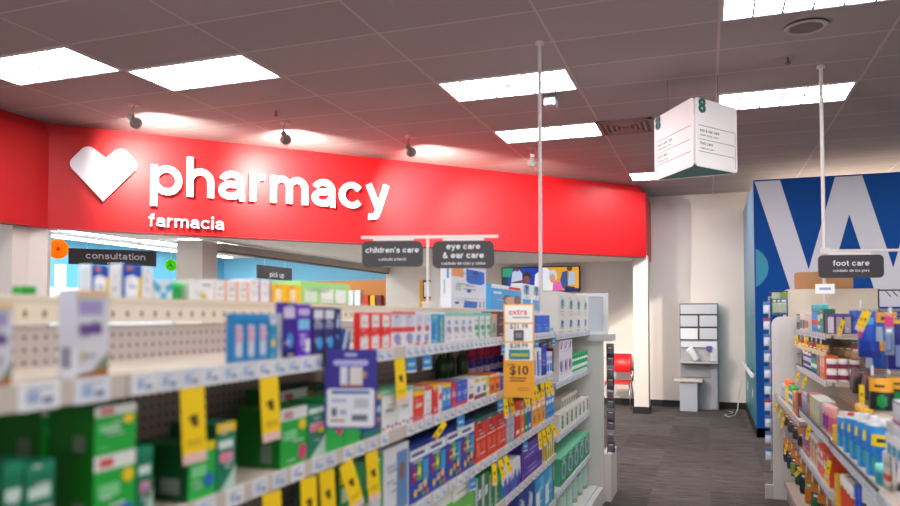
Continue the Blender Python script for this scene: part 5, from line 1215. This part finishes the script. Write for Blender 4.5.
for i, (px, z, X, tl, s_) in enumerate(((848, 1.56, .66, -.35, 0), (871, 1.60, .62, -.5, 0), (875, 1.60, .61, -.5, 0), (800, 1.43, .68, -.2, 0), (809, 1.43, .68, -.1, 0), (801.5, 1.13, .69, -.4, 0), (809, 1.13, .69, -.5, 0), (812, .96, .55, -.3, 0), (779, .88, .53, -.5, 0), (784, .88, .53, -.5, 0), (786, .84, .53, -.35, 0),
                              (832, .92, .53, -.25, 0), (803, .575, .585, -.8, 0), (822, .62, .52, -1.0, 0), (826, .66, .52, -.3, 0), (820, .62, .52, -.4, 0), (866, 1.30, .6, 0, 0), (788, .575, .585, -.3, 0))):
    pos = ('above the purple cartons', 'over the blue rounded bag', 'over the bag, second of the pair', 'before the far end of the upper packs', 'before the amber packs', 'under the second shelf far end', 'under the second shelf middle', 'above the lilac cartons', 'at the far end of the third shelf', 'second from the third shelf end',
           'third from the third shelf end', 'below the salt pouch rail', 'sticking out above the base packs', 'sticking out near the lime pack', 'near the red and yellow cartons', 'hanging beside the lime pack tag', 'before the black and yellow bag', 'at the far base hooks')[i]
    sale(px, 0, TGR, tl, 'yellow sale tag in the foot care aisle ' + pos, .6, X, z, -1)
tk = MB(); tk.box(0, .0012, -.03, .03, -.05, 0, M('#2f7fb8', .4)).box(.0012, .0016, -.02, .02, -.03, -.018, M('#9fc8e4', .4)).box(.0012, .0016, -.03, .03, -.05, -.044, M('#cfe2ee', .4)); TK = tk.mesh('shelf_talker')
for i, (px, sh) in enumerate(((408, 1), (424, 1), (502, 1), (535, 1), (552, 1), (458, 2), (498, 2), (523, 3), (470, 3))):
    p = on_x(px, 360, XF); o = link('shelf_talker', TK, None, (XF + .003, p.y, SH[sh][0] - .034)); o.rotation_euler = (0, 0, -.2); o.location.x += .008
    tag(o, 'small blue shelf talker under the %s, %s from near end' % (SH[sh][1], ORD[(i + 1) if i < 5 else (i - 4) if i < 7 else (i - 6)] if sh != 3 else ('second' if px == 523 else 'first')), 'shelf talker', 'blue shelf talkers')
def flagframe(x0, yt, x1, yb, Y):
    a = on_y(x0, yt, Y); c = on_y(x1, yb, Y); return a.x, c.x, a.z, c.z
# purple flag
Yf = on_x(322, 350, XF + .004).y
o = empty('shelf_flag', 'deep purple flag with white price panel sticking out from the upper tan shelf', 'sign', (0, 0, 0))
cx = Vector((math.cos(YAW * .9), math.sin(YAW * .9), 0)); A = Vector((XF + .012, Yf, on_x(322, 349, XF).z)); frame(o, A, cx)
wd = .137; hh = .205
MB().box(0, wd, -hh, 0, -.001, .001, M('#2a1a92', .4)).build('panel', o)
b = MB(); b.prism(rrect(wd * .9, hh * .48, .008, 4, wd * .5, -hh * .735), M('#e8e9f0', .4), .0012, .002, FLAT)
b.box(wd * .14, wd * .86, -hh * .56, -hh * .52, .002, .0024, M('#3f5fb4')).box(wd * .56, wd * .84, -hh * .74, -hh * .62, .002, .0024, M('#c2c4d2'))
b.box(wd * .14, wd * .42, -hh * .66, -hh * .63, .002, .0024, M('#9fb0d8')).box(wd * .14, wd * .24, -hh * .84, -hh * .74, .002, .0024, M('#6a6e88')).box(wd * .3, wd * .42, -hh * .82, -hh * .76, .002, .0024, M('#a9adc0')).box(wd * .52, wd * .82, -hh * .9, -hh * .82, .002, .0024, M('#6f7284')).box(wd * .12, wd * .4, -hh * .91, -hh * .88, .002, .0024, M('#c08a7a'))
b.build('price_panel', o)
b = MB(); b.prism(rrect(wd * .66, hh * .07, .006, 4, wd * .5, -hh * .17), M('#b9b4ea', .4), .0012, .0018, FLAT); b.prism(rrect(wd * .24, hh * .04, .003, 3, wd * .5, -hh * .07), M('#b9b4ea', .4), .0012, .0018, FLAT)
b.box(wd * .3, wd * .44, -hh * .44, -hh * .22, .0012, .0018, M('#dfe3f2')).box(wd * .48, wd * .72, -hh * .44, -hh * .22, .0012, .0018, M('#e4ded8')).box(wd * .72, wd * .8, -hh * .36, -hh * .28, .0012, .0018, M('#b88a6a')).box(wd * .3, wd * .72, -hh * .46, -hh * .44, .0012, .0018, M('#e09a6a'))
b.build('artwork', o)
MB().bbox(-.006, .004, -.05, .0, -.006, .006, M('#1c1b20', .5), .004).build('clip', o)
# orange offer flag
Yf = on_x(503, 330, XF + .004).y
o = empty('offer_flag', 'tall orange and white offer flag reading extra and $10', 'sign'); A = Vector((XF + .006, Yf, on_x(503, 304, XF).z))
cx = Vector((math.cos(YAW * .8), math.sin(YAW * .8), 0)); frame(o, A, cx)
wd = .150; hh = on_x(503, 304, XF).z - on_x(507, 395.5, XF).z
o.rotation_mode = 'XYZ'
OR, WHp = M('#f2a81c', .4), M('#f3f1ee', .4)
MB().box(0, wd, -hh, 0, -.001, .001, OR).build('panel', o)
b = MB()
for y0, y1 in ((.015, .20), (.215, .40), (.415, .605)): MB().box(wd * .05, wd * .95, -hh * y1, -hh * y0, .0011, .0016, WHp).build('offer_panel', o)
b.box(wd * .3, wd * .85, -hh * .155, -hh * .135, .0016, .002, M('#b4b0b4'))
MB().box(wd * .33, wd * .66, -hh * .395, -hh * .28, .0016, .002, M('#55525c')).box(wd * .4, wd * .6, -hh * .36, -hh * .31, .002, .0023, M('#8c8a96')).build('artwork', o)
MB().box(wd * .18, wd * .85, -hh * .595, -hh * .49, .0016, .002, M('#12939a')).box(wd * .25, wd * .8, -hh * .56, -hh * .53, .002, .0023, M('#d8b83a')).build('artwork', o)
b.box(wd * .2, wd * .75, -hh * .80, -hh * .785, .0012, .0016, M('#8a5a14')).box(wd * .2, wd * .7, -hh * .83, -hh * .815, .0012, .0016, M('#8a5a14')).box(wd * .45, wd * .8, -hh * .905, -hh * .898, .0012, .0016, M('#a8741c')).box(wd * .45, wd * .8, -hh * .925, -hh * .918, .0012, .0016, M('#a8741c')).box(wd * .12, wd * .4, -hh * .655, -hh * .645, .0012, .0016, M('#8a5a14'))
b.build('lettering', o)
link('lettering', text_mesh('extra', M('#d8402c', .4), 1, 0, .012, 'CENTER', w=wd * .6), o, (wd * .47, -hh * .115, .0019))
link('lettering', text_mesh('$21.99', M('#4a474c', .4), 1, 0, .012, 'CENTER', w=wd * .58), o, (wd * .5, -hh * .265, .0019))
link('lettering', text_mesh('$28.99', M('#4a474c', .4), 1, 0, .012, 'CENTER', w=wd * .58), o, (wd * .5, -hh * .47, .0019))
link('lettering', text_mesh('$10', M('#3a2a10', .4), 1, 0, .02, 'CENTER', w=wd * .6), o, (wd * .5, -hh * .755, .0014))
